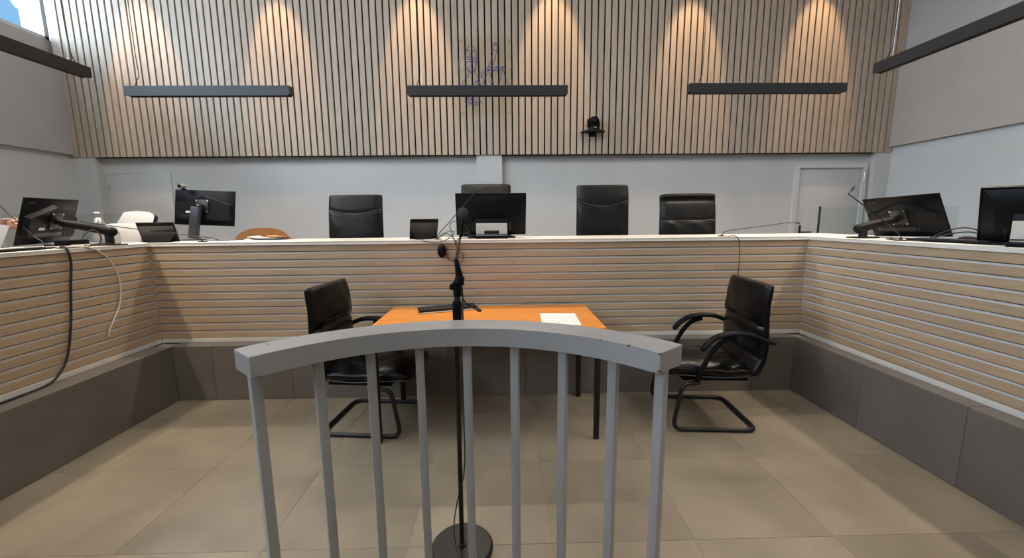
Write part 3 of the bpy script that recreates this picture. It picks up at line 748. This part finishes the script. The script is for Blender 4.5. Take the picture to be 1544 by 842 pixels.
tablet('wide black tablet stand in the left corner, in front of the white scanner', (-2.85, 3.40, 1.367), R(18.6), R(27), .25, .18)

# ------------------------------------------------------------------ scanner, bottle, papers
t = thing('document_scanner', 'white document scanner with raised paper trays in the left corner', 'scanner', (-3.24, 3.585, ZW), R(12))
Bv = MB(); Bv.prism([(-.10, 0), (.09, 0), (.06, .13), (.02, .16), (-.06, .15)], -.15, .15, T=Matrix.Rotation(R(90), 4, 'Z') @ Matrix.Rotation(R(90), 4, 'X'), bev=.01); Bv.obj('body', 'white_plastic', t)
MB().box((0, -.115, .07), (.29, .012, .155), rot=(R(-20), 0, 0), bev=.005).obj('exit_tray', 'white_plastic', t)
Bt = MB()
poly = [(-.15, 0), (.15, 0), (.15, .07), (.10, .135), (0, .15), (-.10, .135), (-.15, .09)]
Bt.prism([(x, y) for x, y in [(-.14, 0), (.14, 0), (.145, .10), (.10, .135), (.0, .145), (-.09, .135)]], -.006, .006, T=Matrix.Translation((.0, .055, .135)) @ Matrix.Rotation(R(64), 4, 'X'), bev=.004); Bt.obj('feed_tray', 'white_plastic', t)
MB().box((0.14, .10, .18), (.008, .05, .10), rot=(R(-26), 0, 0)).obj('tray_guide', 'plastic', t)
b = MB(); b.box((-.03, -.124, .035), (.012, .006, .05), rot=(R(-20), 0, 0)); b.box((.01, -.124, .035), (.006, .006, .05), rot=(R(-20), 0, 0)); b.obj('latch', 'silver', t)
t = thing('water_bottle', 'brushed steel water bottle behind the left monitor arm', 'bottle', (-3.285, 3.365, ZW))
prof = [(.0, .036), (.01, .038), (.15, .038), (.19, .030), (.205, .0225)]
MB().tube([(0, 0, z) for z, r in prof], [r for z, r in prof], n=24).obj('body', 'steel', t)
MB().tube([(0, 0, .205), (0, 0, .21), (0, 0, .245), (0, 0, .25)], [.022, .0235, .0235, .020], n=24).obj('cap', 'steel', t)
t = thing('white_box', 'small white cardboard box with a slanted lid next to the scanner', 'box', (-3.11, 3.235, ZW), R(10))
MB().box((0, 0, .045), (.12, .10, .09), bev=.003).obj('box_body', 'white_plastic', t)
MB().box((0, 0, .094), (.125, .105, .008), bev=.002).obj('lid', 'paper', t)
def sheets(name, label, loc, rz, n_, size, mats, curl=.0):
    t = thing(name, label, 'paper', loc, rz)
    for k in range(n_):
        a = rnd.uniform(-.08, .08); ox, oy = rnd.uniform(-.012, .012), rnd.uniform(-.012, .012)
        def f(u, v): return Matrix.Rotation(a, 3, 'Z') @ Vector((ox + (u - .5) * size[0], oy + (v - .5) * size[1], .001 + k * .0035 + curl * ((u - .5) * 2) ** 4 * (1 if u < .5 else .3)))
        b = MB().grid(f, 10, 4)
        bmesh.ops.solidify(b.bm, geom=list(b.bm.faces), thickness=.0012)
        b.obj('sheet', mats[k % len(mats)], t)
    return t
sheets('paper_stack', 'loose white papers lying on the back bench before the brown wooden chair', (-2.13, 3.74, ZW), R(4), 5, (.30, .20), ['paper'], .02)
sheets('orange_folder', 'orange cardboard folder lying on the loose white papers', (-2.045, 3.775, ZW + .0175), R(-5), 3, (.22, .13), ['orange_card'], .010)
sheets('paper_stack', 'white papers under the long black monitor arm on the left bench', (-3.10, 3.02, ZW), R(8), 5, (.21, .297), ['paper'], .014)

# ------------------------------------------------------------------ desk microphones
def desk_mic(label, base, path, group='slim desk gooseneck microphones'):
    t = thing('desk_microphone', label, 'microphone', (base[0], base[1], ZW), 0, group)
    b = MB().cyl((0, 0, 0), (0, 0, .006), .034, n=28); b.cyl((0, 0, .006), (0, 0, .014), .012, .007, n=16); b.obj('base', 'black_metal', t)
    P = [Vector(p) - Vector((base[0], base[1], ZW)) for p in path]
    sp_ = smooth_path([(0, 0, .01)] + P, 6)
    MB().tube(sp_, .0035, n=8).obj('neck', 'black_metal', t)
    d = (P[-1] - P[-2]).normalized()
    MB().tube([P[-1] - d * .012, P[-1] - d * .008, P[-1] + d * .018, P[-1] + d * .022], [.004, .0075, .0075, .004], n=12).obj('capsule', 'foam', t)
desk_mic('thin gooseneck microphone rising in front of the centre monitor', (-.555, 3.42), [(-.545, 3.42, 1.33), (-.44, 3.41, 1.44), (-.23, 3.40, 1.672), (-.205, 3.40, 1.695), (-.135, 3.40, 1.705)])
desk_mic('thin gooseneck microphone bent low towards the right, near the rolled-top chair', (1.885, 3.44), [(1.895, 3.44, 1.31), (1.945, 3.44, 1.333), (2.20, 3.45, 1.364), (2.47, 3.45, 1.395), (2.545, 3.45, 1.391)])
desk_mic('thin gooseneck microphone slanting up before the right bench arm monitor', (2.60, 2.58), [(2.59, 2.58, 1.325), (2.50, 2.59, 1.40), (2.285, 2.62, 1.57), (2.262, 2.63, 1.59), (2.292, 2.64, 1.622)])
desk_mic('thin gooseneck microphone slanting off the left edge before the leaning monitor', (-2.98, 2.68), [(-2.99, 2.68, 1.33), (-3.05, 2.68, 1.38), (-3.22, 2.68, 1.57), (-3.25, 2.68, 1.60), (-3.32, 2.68, 1.61)])
desk_mic('thin gooseneck microphone leaning left across the wide black tablet stand', (-2.52, 3.43), [(-2.53, 3.42, 1.32), (-2.62, 3.41, 1.345), (-2.85, 3.38, 1.375), (-3.28, 3.33, 1.445), (-3.36, 3.32, 1.46)])

# ------------------------------------------------------------------ cables, mouse, desk clutter
t = thing('hanging_mouse', 'black computer mouse dangling by its cable in front of the back bench', 'mouse', (-.497, 3.255, 1.20))
MB().sph((0, 0, 0), .031, (1.15, .52, 1.8), u=24, v=16).obj('body', 'plastic', t)
MB().cyl((0, -.015, .030), (0, -.012, .044), .0035, n=8).obj('scroll_wheel', 'red', t)
MB().tube(smooth_path([(0, -.002, .05), (.004, -.005, .075), (.02, .0, .082), (.05, .12, .093), (.12, .16, .09)], 6), .0022, n=6).obj('cable', 'rubber', t)
def cable(name, label, paths, r, matn):
    if len(paths) == 1:
        o = MB().tube(smooth_path(paths[0], 8), r, n=8).obj(name, matn); return tag(o, label, 'cable')
    t = thing(name, label, 'cable', paths[0][0])
    for p in paths: MB().tube(smooth_path([Vector(q) - Vector(paths[0][0]) for q in p], 7), r, n=6).obj('strand', matn, t)
    return t
XF = LS + .012
cable('black_cable', 'thick black cable looping down the left slatted bench front', [[(-2.99, 2.77, 1.297), (-2.9, 2.69, 1.298), (XF + .002, 2.655, 1.289), (XF + .006, 2.665, 1.20), (XF + .006, 2.64, 1.05), (XF + .006, 2.60, .80), (XF + .008, 2.545, .60), (XF + .012, 2.47, .50), (XF + .018, 2.38, .467), (XF + .03, 2.14, .467), (XF + .04, 1.8, .467), (XF + .04, 1.0, .467), (XF + .04, .3, .467), (XF + .04, -.36, .467)]], .0072, 'rubber')
cable('white_cable', 'thin white cable looped over the left slatted bench front', [[(-2.98, 2.66, 1.294), (-2.86, 2.69, 1.298), (XF + .004, 2.80, 1.284), (XF + .005, 2.90, 1.215), (XF + .005, 2.955, 1.12), (XF + .004, 2.975, 1.00), (XF + .004, 2.955, .87), (XF + .004, 2.89, .76), (XF + .004, 2.85, .70), (XF + .002, 2.838, .66), (XF - .001, 2.836, .645)]], .0058, 'white_cable')
cable('thin_black_cable', 'thin black cable running down the back bench behind the right armchair', [[(1.86, 3.32, 1.288), (1.885, 3.27, 1.296), (1.915, 3.258, 1.285), (1.938, 3.255, 1.22), (1.944, 3.257, 1.05), (1.944, 3.262, .85), (1.935, 3.266, .62), (1.93, 3.262, .47)]], .0032, 'rubber')
cy_ = 3.255
cable('tangled_cables', 'tangle of thin black cables over the back bench edge beside the centre monitor', [
    [(-.25, 3.42, 1.292), (-.32, 3.30, 1.30), (-.352, cy_, 1.282), (-.36, cy_, 1.22), (-.385, cy_, 1.10), (-.392, cy_, .98), (-.40, cy_, .86), (-.395, cy_, .79), (-.38, 3.20, .772)],
    [(-.62, 3.40, 1.292), (-.66, 3.30, 1.292), (-.64, cy_ + .01, 1.279), (-.55, cy_, 1.268), (-.46, cy_, 1.29), (-.40, cy_ + .02, 1.34), (-.42, cy_ + .02, 1.36), (-.50, 3.30, 1.33), (-.56, 3.38, 1.292)],
    [(-.55, 3.40, 1.292), (-.47, 3.32, 1.335), (-.41, cy_, 1.31), (-.368, cy_, 1.24), (-.362, cy_, 1.12), (-.37, cy_, 1.0), (-.36, cy_, .80), (-.34, 3.18, .775)],
    [(-.28, 3.45, 1.295), (-.30, 3.36, 1.38), (-.34, 3.30, 1.42), (-.40, 3.29, 1.435), (-.43, 3.28, 1.40), (-.40, cy_, 1.30), (-.372, cy_, 1.20), (-.40, cy_, 1.125), (-.44, cy_, 1.13), (-.46, cy_, 1.18)],
    [(-.24, 3.43, 1.31), (-.31, 3.34, 1.34), (-.345, 3.30, 1.31), (-.39, cy_, 1.26), (-.34, cy_, 1.18), (-.33, cy_, 1.13), (-.37, cy_, 1.09), (-.42, cy_, 1.12)]], .0028, 'rubber')
# right bench clutter
cable('coiled_cables', 'coiled dark cables on the worktop beside the right bench monitors', [
    [(2.70, 2.76, 1.291), (2.72, 2.65, 1.297), (2.76, 2.55, 1.292), (2.72, 2.46, 1.296), (2.66, 2.43, 1.292), (2.62, 2.50, 1.292), (2.68, 2.62, 1.296)],
    [(2.75, 2.56, 1.291), (2.80, 2.50, 1.345), (2.85, 2.44, 1.37), (2.88, 2.38, 1.35), (2.84, 2.32, 1.30), (2.76, 2.34, 1.29), (2.70, 2.42, 1.292)],
    [(2.68, 2.50, 1.291), (2.78, 2.46, 1.33), (2.84, 2.40, 1.345), (2.86, 2.34, 1.325), (2.82, 2.28, 1.295), (2.72, 2.25, 1.291)],
    [(2.62, 2.70, 1.291), (2.58, 2.60, 1.291), (2.60, 2.50, 1.291), (2.70, 2.40, 1.291), (2.66, 2.28, 1.291)]], .0042, 'rubber')
t = thing('desk_keyboard', 'dark keyboard on the right worktop between the two monitors', 'keyboard', (2.70, 2.36, ZW), R(-84))
MB().box((0, 0, .008), (.42, .13, .016), bev=.004).obj('case', 'plastic', t)
km = MB()
for r_ in range(5):
    for k in range(18): km.box((-.185 + k * .0218, -.044 + r_ * .022, .018), (.0185, .0185, .005))
tag(km.obj('keys', 'rubber', t), kind='stuff')
t = thing('desk_mouse', 'small dark mouse with a red light near the right edge monitor', 'mouse', (2.86, 2.42, ZW), R(-70))
MB().sph((0, 0, .012), .03, (1.6, 1, .75), u=20, v=12).obj('body', 'plastic', t)
MB().sph((-.03, -.012, .026), .006, (1, 1, .6), u=10, v=6).obj('light', 'red', t)
# left bench clutter
t = thing('desk_keyboard', 'dark keyboard lying on the left worktop at the frame edge', 'keyboard', (-2.965, 2.42, ZW), R(96))
MB().box((0, 0, .008), (.42, .13, .016), bev=.004).obj('case', 'plastic', t)
km = MB()
for r_ in range(5):
    for k in range(18): km.box((-.185 + k * .0218, -.044 + r_ * .022, .018), (.0185, .0185, .005))
tag(km.obj('keys', 'silver', t), kind='stuff')
t = thing('docking_station', 'black docking box with pale plugs below the leaning left monitor', 'box', (-2.93, 2.80, ZW), R(96))
MB().box((0, 0, .026), (.16, .08, .052), bev=.004).obj('case', 'plastic', t)
for k in range(3): MB().box((-.05 + k * .045, -.05, .016), (.026, .03, .012), bev=.002).obj('plug', 'silver', t)
cable('looped_cable', 'black cable bundle looping round the left monitor arm base', [
    [(-2.93, 2.86, 1.30), (-2.95, 2.90, 1.36), (-2.93, 2.95, 1.40), (-2.90, 2.97, 1.36), (-2.90, 2.95, 1.30), (-2.92, 2.88, 1.291)],
    [(-2.90, 2.74, 1.291), (-2.88, 2.85, 1.296), (-2.87, 2.95, 1.305), (-2.90, 3.05, 1.298), (-2.96, 3.1, 1.291)],
    [(-3.04, 2.60, 1.291), (-2.95, 2.64, 1.294), (-2.88, 2.70, 1.296), (-2.90, 2.78, 1.30), (-3.0, 2.85, 1.291)]], .0048, 'rubber')
cable('arm_cable', 'thin dark cable looping from the upright monitor arm at the back left corner', [
    [(-2.75, 3.66, 1.40), (-2.73, 3.64, 1.36), (-2.76, 3.64, 1.33), (-2.70, 3.62, 1.325), (-2.58, 3.60, 1.31), (-2.50, 3.60, 1.292), (-2.42, 3.62, 1.290), (-2.32, 3.66, 1.290)],
    [(-2.77, 3.64, 1.33), (-2.66, 3.60, 1.30), (-2.55, 3.58, 1.290), (-2.40, 3.58, 1.290)]], .0040, 'rubber')

# ------------------------------------------------------------------ camera dome on its shelf
t = thing('wall_shelf', 'small black shelf bracket on the slatted wall', 'shelf', (1.222, DW, 2.605))
MB().prism([(-.165, -.015), (-.15, -.10), (-.09, -.16), (.09, -.16), (.15, -.10), (.165, -.015), (.165, 0), (-.165, 0)], -.012, 0, bev=.003).obj('shelf_board', 'black_metal', t)
MB().box((0, -.006, -.035), (.10, .010, .06), bev=.002).obj('wall_plate', 'black_metal', t)
t = thing('conference_camera', 'black motorised room camera standing on the wall shelf', 'camera', (1.225, DW - .085, 2.605))
b = MB(); b.tube([(0, 0, 0), (0, 0, .012), (0, 0, .045), (0, 0, .055)], [.075, .078, .070, .060], n=28); b.obj('base', 'plastic', t)
b = MB(); b.prism([(-.075, .045), (.075, .045), (.068, .10), (.060, .14), (.042, .168), (.015, .180), (-.015, .180), (-.042, .168), (-.060, .14), (-.068, .10)], -.045, .035, T=Matrix.Translation((0, 0, 0)) @ Matrix.Rotation(R(90), 4, 'X'), bev=.008); b.obj('yoke', 'gloss', t)
MB().box((-.075, .02, .10), (.02, .05, .10), bev=.004).obj('side_cover', 'plastic', t)
MB().sph((0, -.012, .118), .052, (.80, .95, 1.05), u=24, v=16).obj('head', 'plastic', t)
b = MB(); b.cyl((0, -.045, .120), (0, -.066, .118), .026, n=24); b.obj('lens_ring', 'gloss', t)
MB().cyl((0, -.066, .118), (0, -.0675, .118), .018, n=20).obj('lens', 'logo', t)
MB().box((.004, -.0765, .027), (.03, .003, .008)).obj('badge', 'silver', t)

# ------------------------------------------------------------------ acrylic plate with line drawing
t = thing('acrylic_plate', 'clear acrylic plate with a blue line drawing of a blindfolded figure holding scales', 'sign', (-.21, DW - .035, 3.31))
MB().box((0, 0, 0), (.70, .006, .975), bev=.001).obj('plate', 'acrylic', t)
for sx in (-1, 1):
    for sz in (-1, 1): MB().cyl((sx * .315, .03, sz * .45), (sx * .315, -.008, sz * .45), .008, n=12).obj('standoff', 'steel', t)
def px(x, y): return ((x - 382) / 348 * .70 - .35 + .002, -.005, .487 - (y - 142) / 590 * .975)
# strokes traced as a free sketch in plate coordinates
def E_(cx, cy, a, b_, t0, t1, n_=14): return [(cx + a * math.cos(R(t0 + (t1 - t0) * k / n_)), cy + b_ * math.sin(R(t0 + (t1 - t0) * k / n_))) for k in range(n_ + 1)]
strokes = [E_(.245, .275, .105, .155, -200, 20), E_(.245, .275, .105, .175, 0, 180), [(.15, .19), (.22, .18), (.335, .19)], [(.135, .255), (.24, .272), (.35, .262)],
    [(.14, .30), (.24, .29), (.352, .30)], [(.15, .33), (.245, .315), (.345, .335)], [(.235, .20), (.225, .24), (.25, .262)], [(.205, .385), (.24, .37), (.285, .385), (.24, .40), (.205, .385)],
    [(.16, .41), (.215, .455), (.28, .458), (.33, .40)], [(.19, .46), (.185, .51), (.12, .55), (.07, .585), (.05, .66)], [(.315, .44), (.325, .49), (.36, .50)], [(.07, .60), (.10, .62), (.07, .66), (.10, .69)],
    [(.36, .50), (.44, .455), (.54, .40), (.60, .33), (.64, .25), (.66, .17)], [(.38, .54), (.50, .45), (.60, .41), (.665, .33), (.71, .22), (.735, .17)],
    [(.66, .17), (.65, .12), (.665, .09), (.685, .12)], [(.685, .12), (.69, .085), (.71, .09), (.71, .13)], [(.71, .12), (.72, .085), (.74, .095), (.735, .17)], [(.66, .165), (.69, .18), (.735, .17)],
    [(.55, .40), (.62, .38), (.70, .40), (.80, .385), (.855, .39)], [(.56, .415), (.64, .435), (.74, .43), (.85, .40)], [(.60, .39), (.66, .43), (.72, .385), (.78, .42), (.84, .385)],
    [(.56, .42), (.50, .54), (.46, .65)], [(.56, .42), (.62, .54), (.67, .65)], [(.83, .41), (.78, .55), (.74, .65)], [(.83, .41), (.89, .54), (.955, .65)],
    [(.45, .50), (.485, .55), (.46, .60)], [(.29, .60), (.34, .57), (.41, .60), (.40, .66)], [(.33, .56), (.36, .62), (.34, .66)], [(.36, .55), (.41, .63)], [(.28, .61), (.30, .66)],
    [(.12, .78), (.11, .84), (.16, .86)], [(.14, .77), (.23, .80), (.35, .79), (.42, .83)], [(.15, .79), (.25, .86), (.35, .87), (.42, .83)], [(.16, .77), (.27, .83), (.34, .86)], [(.20, .77), (.30, .82), (.38, .85)], [(.15, .83), (.22, .86), (.30, .875)]]
b = MB()
for s_ in strokes:
    P = [(u * .70 - .35, -.0045, .4875 - v * .975) for u, v in s_]
    b.tube(smooth_path(P, 3), .0036, n=5)
b.obj('line_drawing', 'ink', t)

# ------------------------------------------------------------------ seated person at the left edge holding papers
PX, PY = -4.05, 2.62
ch = judge_chair('black leather chair of the seated person beyond the left edge', (PX - .02, PY), 0, 1.62, .50, lambda v: .74)
def skin_obj(name, verts, edges_, radii, matn, root=0, sub=2, parent=None, loc=(0, 0, 0)):
    me = bpy.data.meshes.new(name); me.from_pydata([Vector(v) - Vector(loc) for v in verts], edges_, [])
    o = link(name, me, parent, loc if not parent else None)
    o.modifiers.new('skin', 'SKIN'); sv = me.skin_vertices[0].data
    for k, r in enumerate(radii): sv[k].radius = (r, r) if not isinstance(r, tuple) else r
    for k in range(len(verts)): sv[k].use_root = (k == root)
    s_ = o.modifiers.new('subdivision', 'SUBSURF'); s_.levels = sub; s_.render_levels = sub
    dg = bpy.context.evaluated_depsgraph_get(); dg.update()
    m2 = bpy.data.meshes.new_from_object(o.evaluated_get(dg)); o.modifiers.clear(); o.data = m2
    for p_ in m2.polygons: p_.use_smooth = True
    m2.materials.clear(); m2.materials.append(M[matn]); return o
sz = ZT + .64
pr = thing('person', 'seated person in dark clothes holding white papers at the left edge', 'person', (PX, PY, ZT))
# wrist and hand target of the visible hand
WR = Vector((-3.605, 2.985, 1.425))
V = [(0, 0, sz + .06), (-.02, 0, sz + .25), (-.01, 0, sz + .42), (.01, 0, sz + .50), (.03, 0, sz + .555), (.036, 0, sz + .575),          # 0-5 pelvis..head base
     (.0, .17, sz + .47), (.14, .28, sz + .24), (WR.x - PX, WR.y - PY, WR.z),                         # left arm 6-8
     (.0, -.17, sz + .47), (.12, -.28, sz + .23), (.36, -.20, sz + .33),                              # right arm 9-11
     (.06, .10, sz + .04), (.44, .11, sz + .05), (.46, .12, ZT + .08), (.60, .12, ZT + .035),            # left leg 12-15
     (.06, -.10, sz + .04), (.44, -.11, sz + .05), (.46, -.12, ZT + .08), (.60, -.12, ZT + .035)]
Ed = [(0, 1), (1, 2), (2, 3), (3, 4), (4, 5), (2, 6), (6, 7), (7, 8), (2, 9), (9, 10), (10, 11), (0, 12), (12, 13), (13, 14), (14, 15), (0, 16), (16, 17), (17, 18), (18, 19)]
Rd = [.145, .13, .145, .062, .058, .06, .065, .048, .030, .065, .048, .030, .10, .066, .045, .04, .10, .066, .045, .04]
Vw = [Vector(v) + Vector((PX, PY, 0)) for v in V]
body = skin_obj('body', [v - Vector((PX, PY, ZT)) for v in Vw], Ed, Rd, 'cloth', parent=pr)
hc = Vector((.075, 0, sz + .715 - ZT))
def g_(x, c, w_): return math.exp(-((x - c) / w_) ** 2)
b = MB(); bmesh.ops.create_uvsphere(b.bm, u_segments=56, v_segments=44, radius=1)
for v in b.bm.verts:
    x, y, z = v.co
    w_ = .074 * (1 - .16 * max(0, -z - .15) ** 1.1 - .05 * max(0, z)); X, Y, Z = x * .096, y * w_, z * .118
    f = max(0, x)
    if z < -.2: X += .012 * f * (-z - .2)                                   # chin and jaw reach forward
    if z < -.35 and x < .2: X += .030 * (-z - .35) * (1 - max(x, 0)); 
    X += f * (.022 * g_(z, -.24, .16) * g_(y, 0, .19) + .012 * g_(z, -.02, .28) * g_(y, 0, .13))   # nose
    X -= f * .010 * (g_(y, .44, .20) + g_(y, -.44, .20)) * g_(z, .04, .13)    # eye sockets
    X += f * .005 * g_(z, .20, .09) * g_(abs(y), .35, .3)                     # brow
    X += f * (.006 * g_(z, -.50, .045) + .006 * g_(z, -.60, .05) - .005 * g_(z, -.55, .025)) * g_(y, 0, .34)   # lips
    X += f * .009 * g_(z, -.82, .14) * g_(y, 0, .35)                          # chin
    v.co = hc + Vector((X, Y, Z))
hd = b.obj('head', 'skin', pr, ang=80)
b = MB(); b.tube([hc + Vector((-.030, 0, -.20)), hc + Vector((-.022, 0, -.13)), hc + Vector((-.012, 0, -.05))], [.060, .053, .055], n=20); b.obj('neck', 'skin', pr)
for sy in (-1, 1):
    b = MB(); b.sph(hc + Vector((-.010, sy * .073, -.012)), .032, (.62, .26, 1.0), u=16, v=12); b.obj('ear', 'skin', hd)
    b = MB(); b.sph(hc + Vector((.0725, sy * .032, .006)), .0115, u=16, v=12); eb = b.obj('eye', 'paper', hd)
    b = MB(); b.sph(hc + Vector((.0822, sy * .032, .004)), .0050, (.5, 1, 1), u=12, v=8); b.obj('iris', 'hair', hd)
    b = MB(); b.tube([hc + Vector((.089, sy * .016, .026)), hc + Vector((.089, sy * .032, .030)), hc + Vector((.078, sy * .048, .025))], [.0025, .0035, .002], n=6); b.obj('eyebrow', 'hair', hd)
b = MB(); bmesh.ops.create_uvsphere(b.bm, u_segments=40, v_segments=32, radius=1)
for v in list(b.bm.verts):
    x, y, z = v.co; r = 1 + .02 * noise.noise((x * 7, y * 7, z * 4))
    v.co = hc + Vector((-.010 + x * .101 * r, y * .081 * r, .014 + z * .117 * r))
bmesh.ops.delete(b.bm, geom=[f for f in b.bm.faces if (lambda c: c.z < .060 - 1.15 * max(0, -(c.x - .03)) and c.x > -.06 or c.z < -.06)(f.calc_center_median() - hc)], context='FACES')
b.obj('hair', 'hair', hd)
# hands: palm plus five fingers grown as skinned chains
def hand(name, wrist, fwd, side, palm_n, parent, curl=1.0):
    """fwd: wrist to knuckles, side: towards the index finger, palm_n: out of the palm"""
    w0 = Vector(wrist); f, s_, n_ = Vector(fwd).normalized(), Vector(side).normalized(), Vector(palm_n).normalized()
    verts = [w0 - f * .06, w0, w0 + f * .045]; rad = [.027, (.024, .024), (.032, .022)]; ed = [(0, 1), (1, 2)]
    for k, (off, L_) in enumerate(((.030, .074), (.010, .080), (-.011, .075), (-.030, .060))):
        base = w0 + f * (.082 - .004 * abs(k - 1)) + s_ * off
        d1 = (f * math.cos(.5 * curl) + n_ * math.sin(.5 * curl)); d2 = (f * math.cos(1.5 * curl) + n_ * math.sin(1.5 * curl)); d3 = (f * math.cos(2.3 * curl) + n_ * math.sin(2.3 * curl))
        p1 = base + d1 * L_ * .5; p2 = p1 + d2 * L_ * .3; p3 = p2 + d3 * L_ * .24
        i0 = len(verts); verts += [base, p1, p2, p3]; rad += [.0125, .0095, .0088, .0075]; ed += [(2, i0), (i0, i0 + 1), (i0 + 1, i0 + 2), (i0 + 2, i0 + 3)]
    i0 = len(verts); tb = w0 + f * .032 + s_ * .030 + n_ * .012
    verts += [tb, tb + f * .030 + s_ * .018 + n_ * .018, tb + f * .058 + s_ * .014 + n_ * .030]; rad += [.0145, .0115, .009]; ed += [(1, i0), (i0, i0 + 1), (i0 + 1, i0 + 2)]
    return skin_obj(name, verts, ed, rad, 'skin', root=1, parent=parent)
o3 = Vector((PX, PY, ZT))
hand('hand', WR - o3, (.80, .35, .22), (-.15, -.25, .95), (.35, -.85, -.25), pr)
hand('hand', Vw[11] - o3, (.85, .3, .2), (-.2, .2, .95), (.3, .85, -.2), pr)
t = thing('held_sheet', 'white sheet of paper held in the hand at the left edge', 'paper', (-3.505, 2.955, 1.438))
b = MB(); e1, e2 = Vector((-.93, -.35, .12)), Vector((-.45, -.05, -.89))
b.prism([(0, 0), (.297, 0), (.297, .21), (0, .21)], 0, .0012, T=Matrix(((e1.x, e2.x, .3, 0), (e1.y, e2.y, -.9, 0), (e1.z, e2.z, -.15, 0), (0, 0, 0, 1))))
b.obj('sheet', 'paper', t)
t = thing('white_pen', 'slim white pen between the fingers of the hand at the left edge', 'pen', (-3.515, 2.955, 1.483), R(4))
b = MB().cyl((-.08, 0, -.004), (.055, 0, .006), .0042, n=10); b.cyl((.055, 0, .006), (.068, 0, .007), .0042, .0012, n=10); b.obj('barrel', 'white_plastic', t)
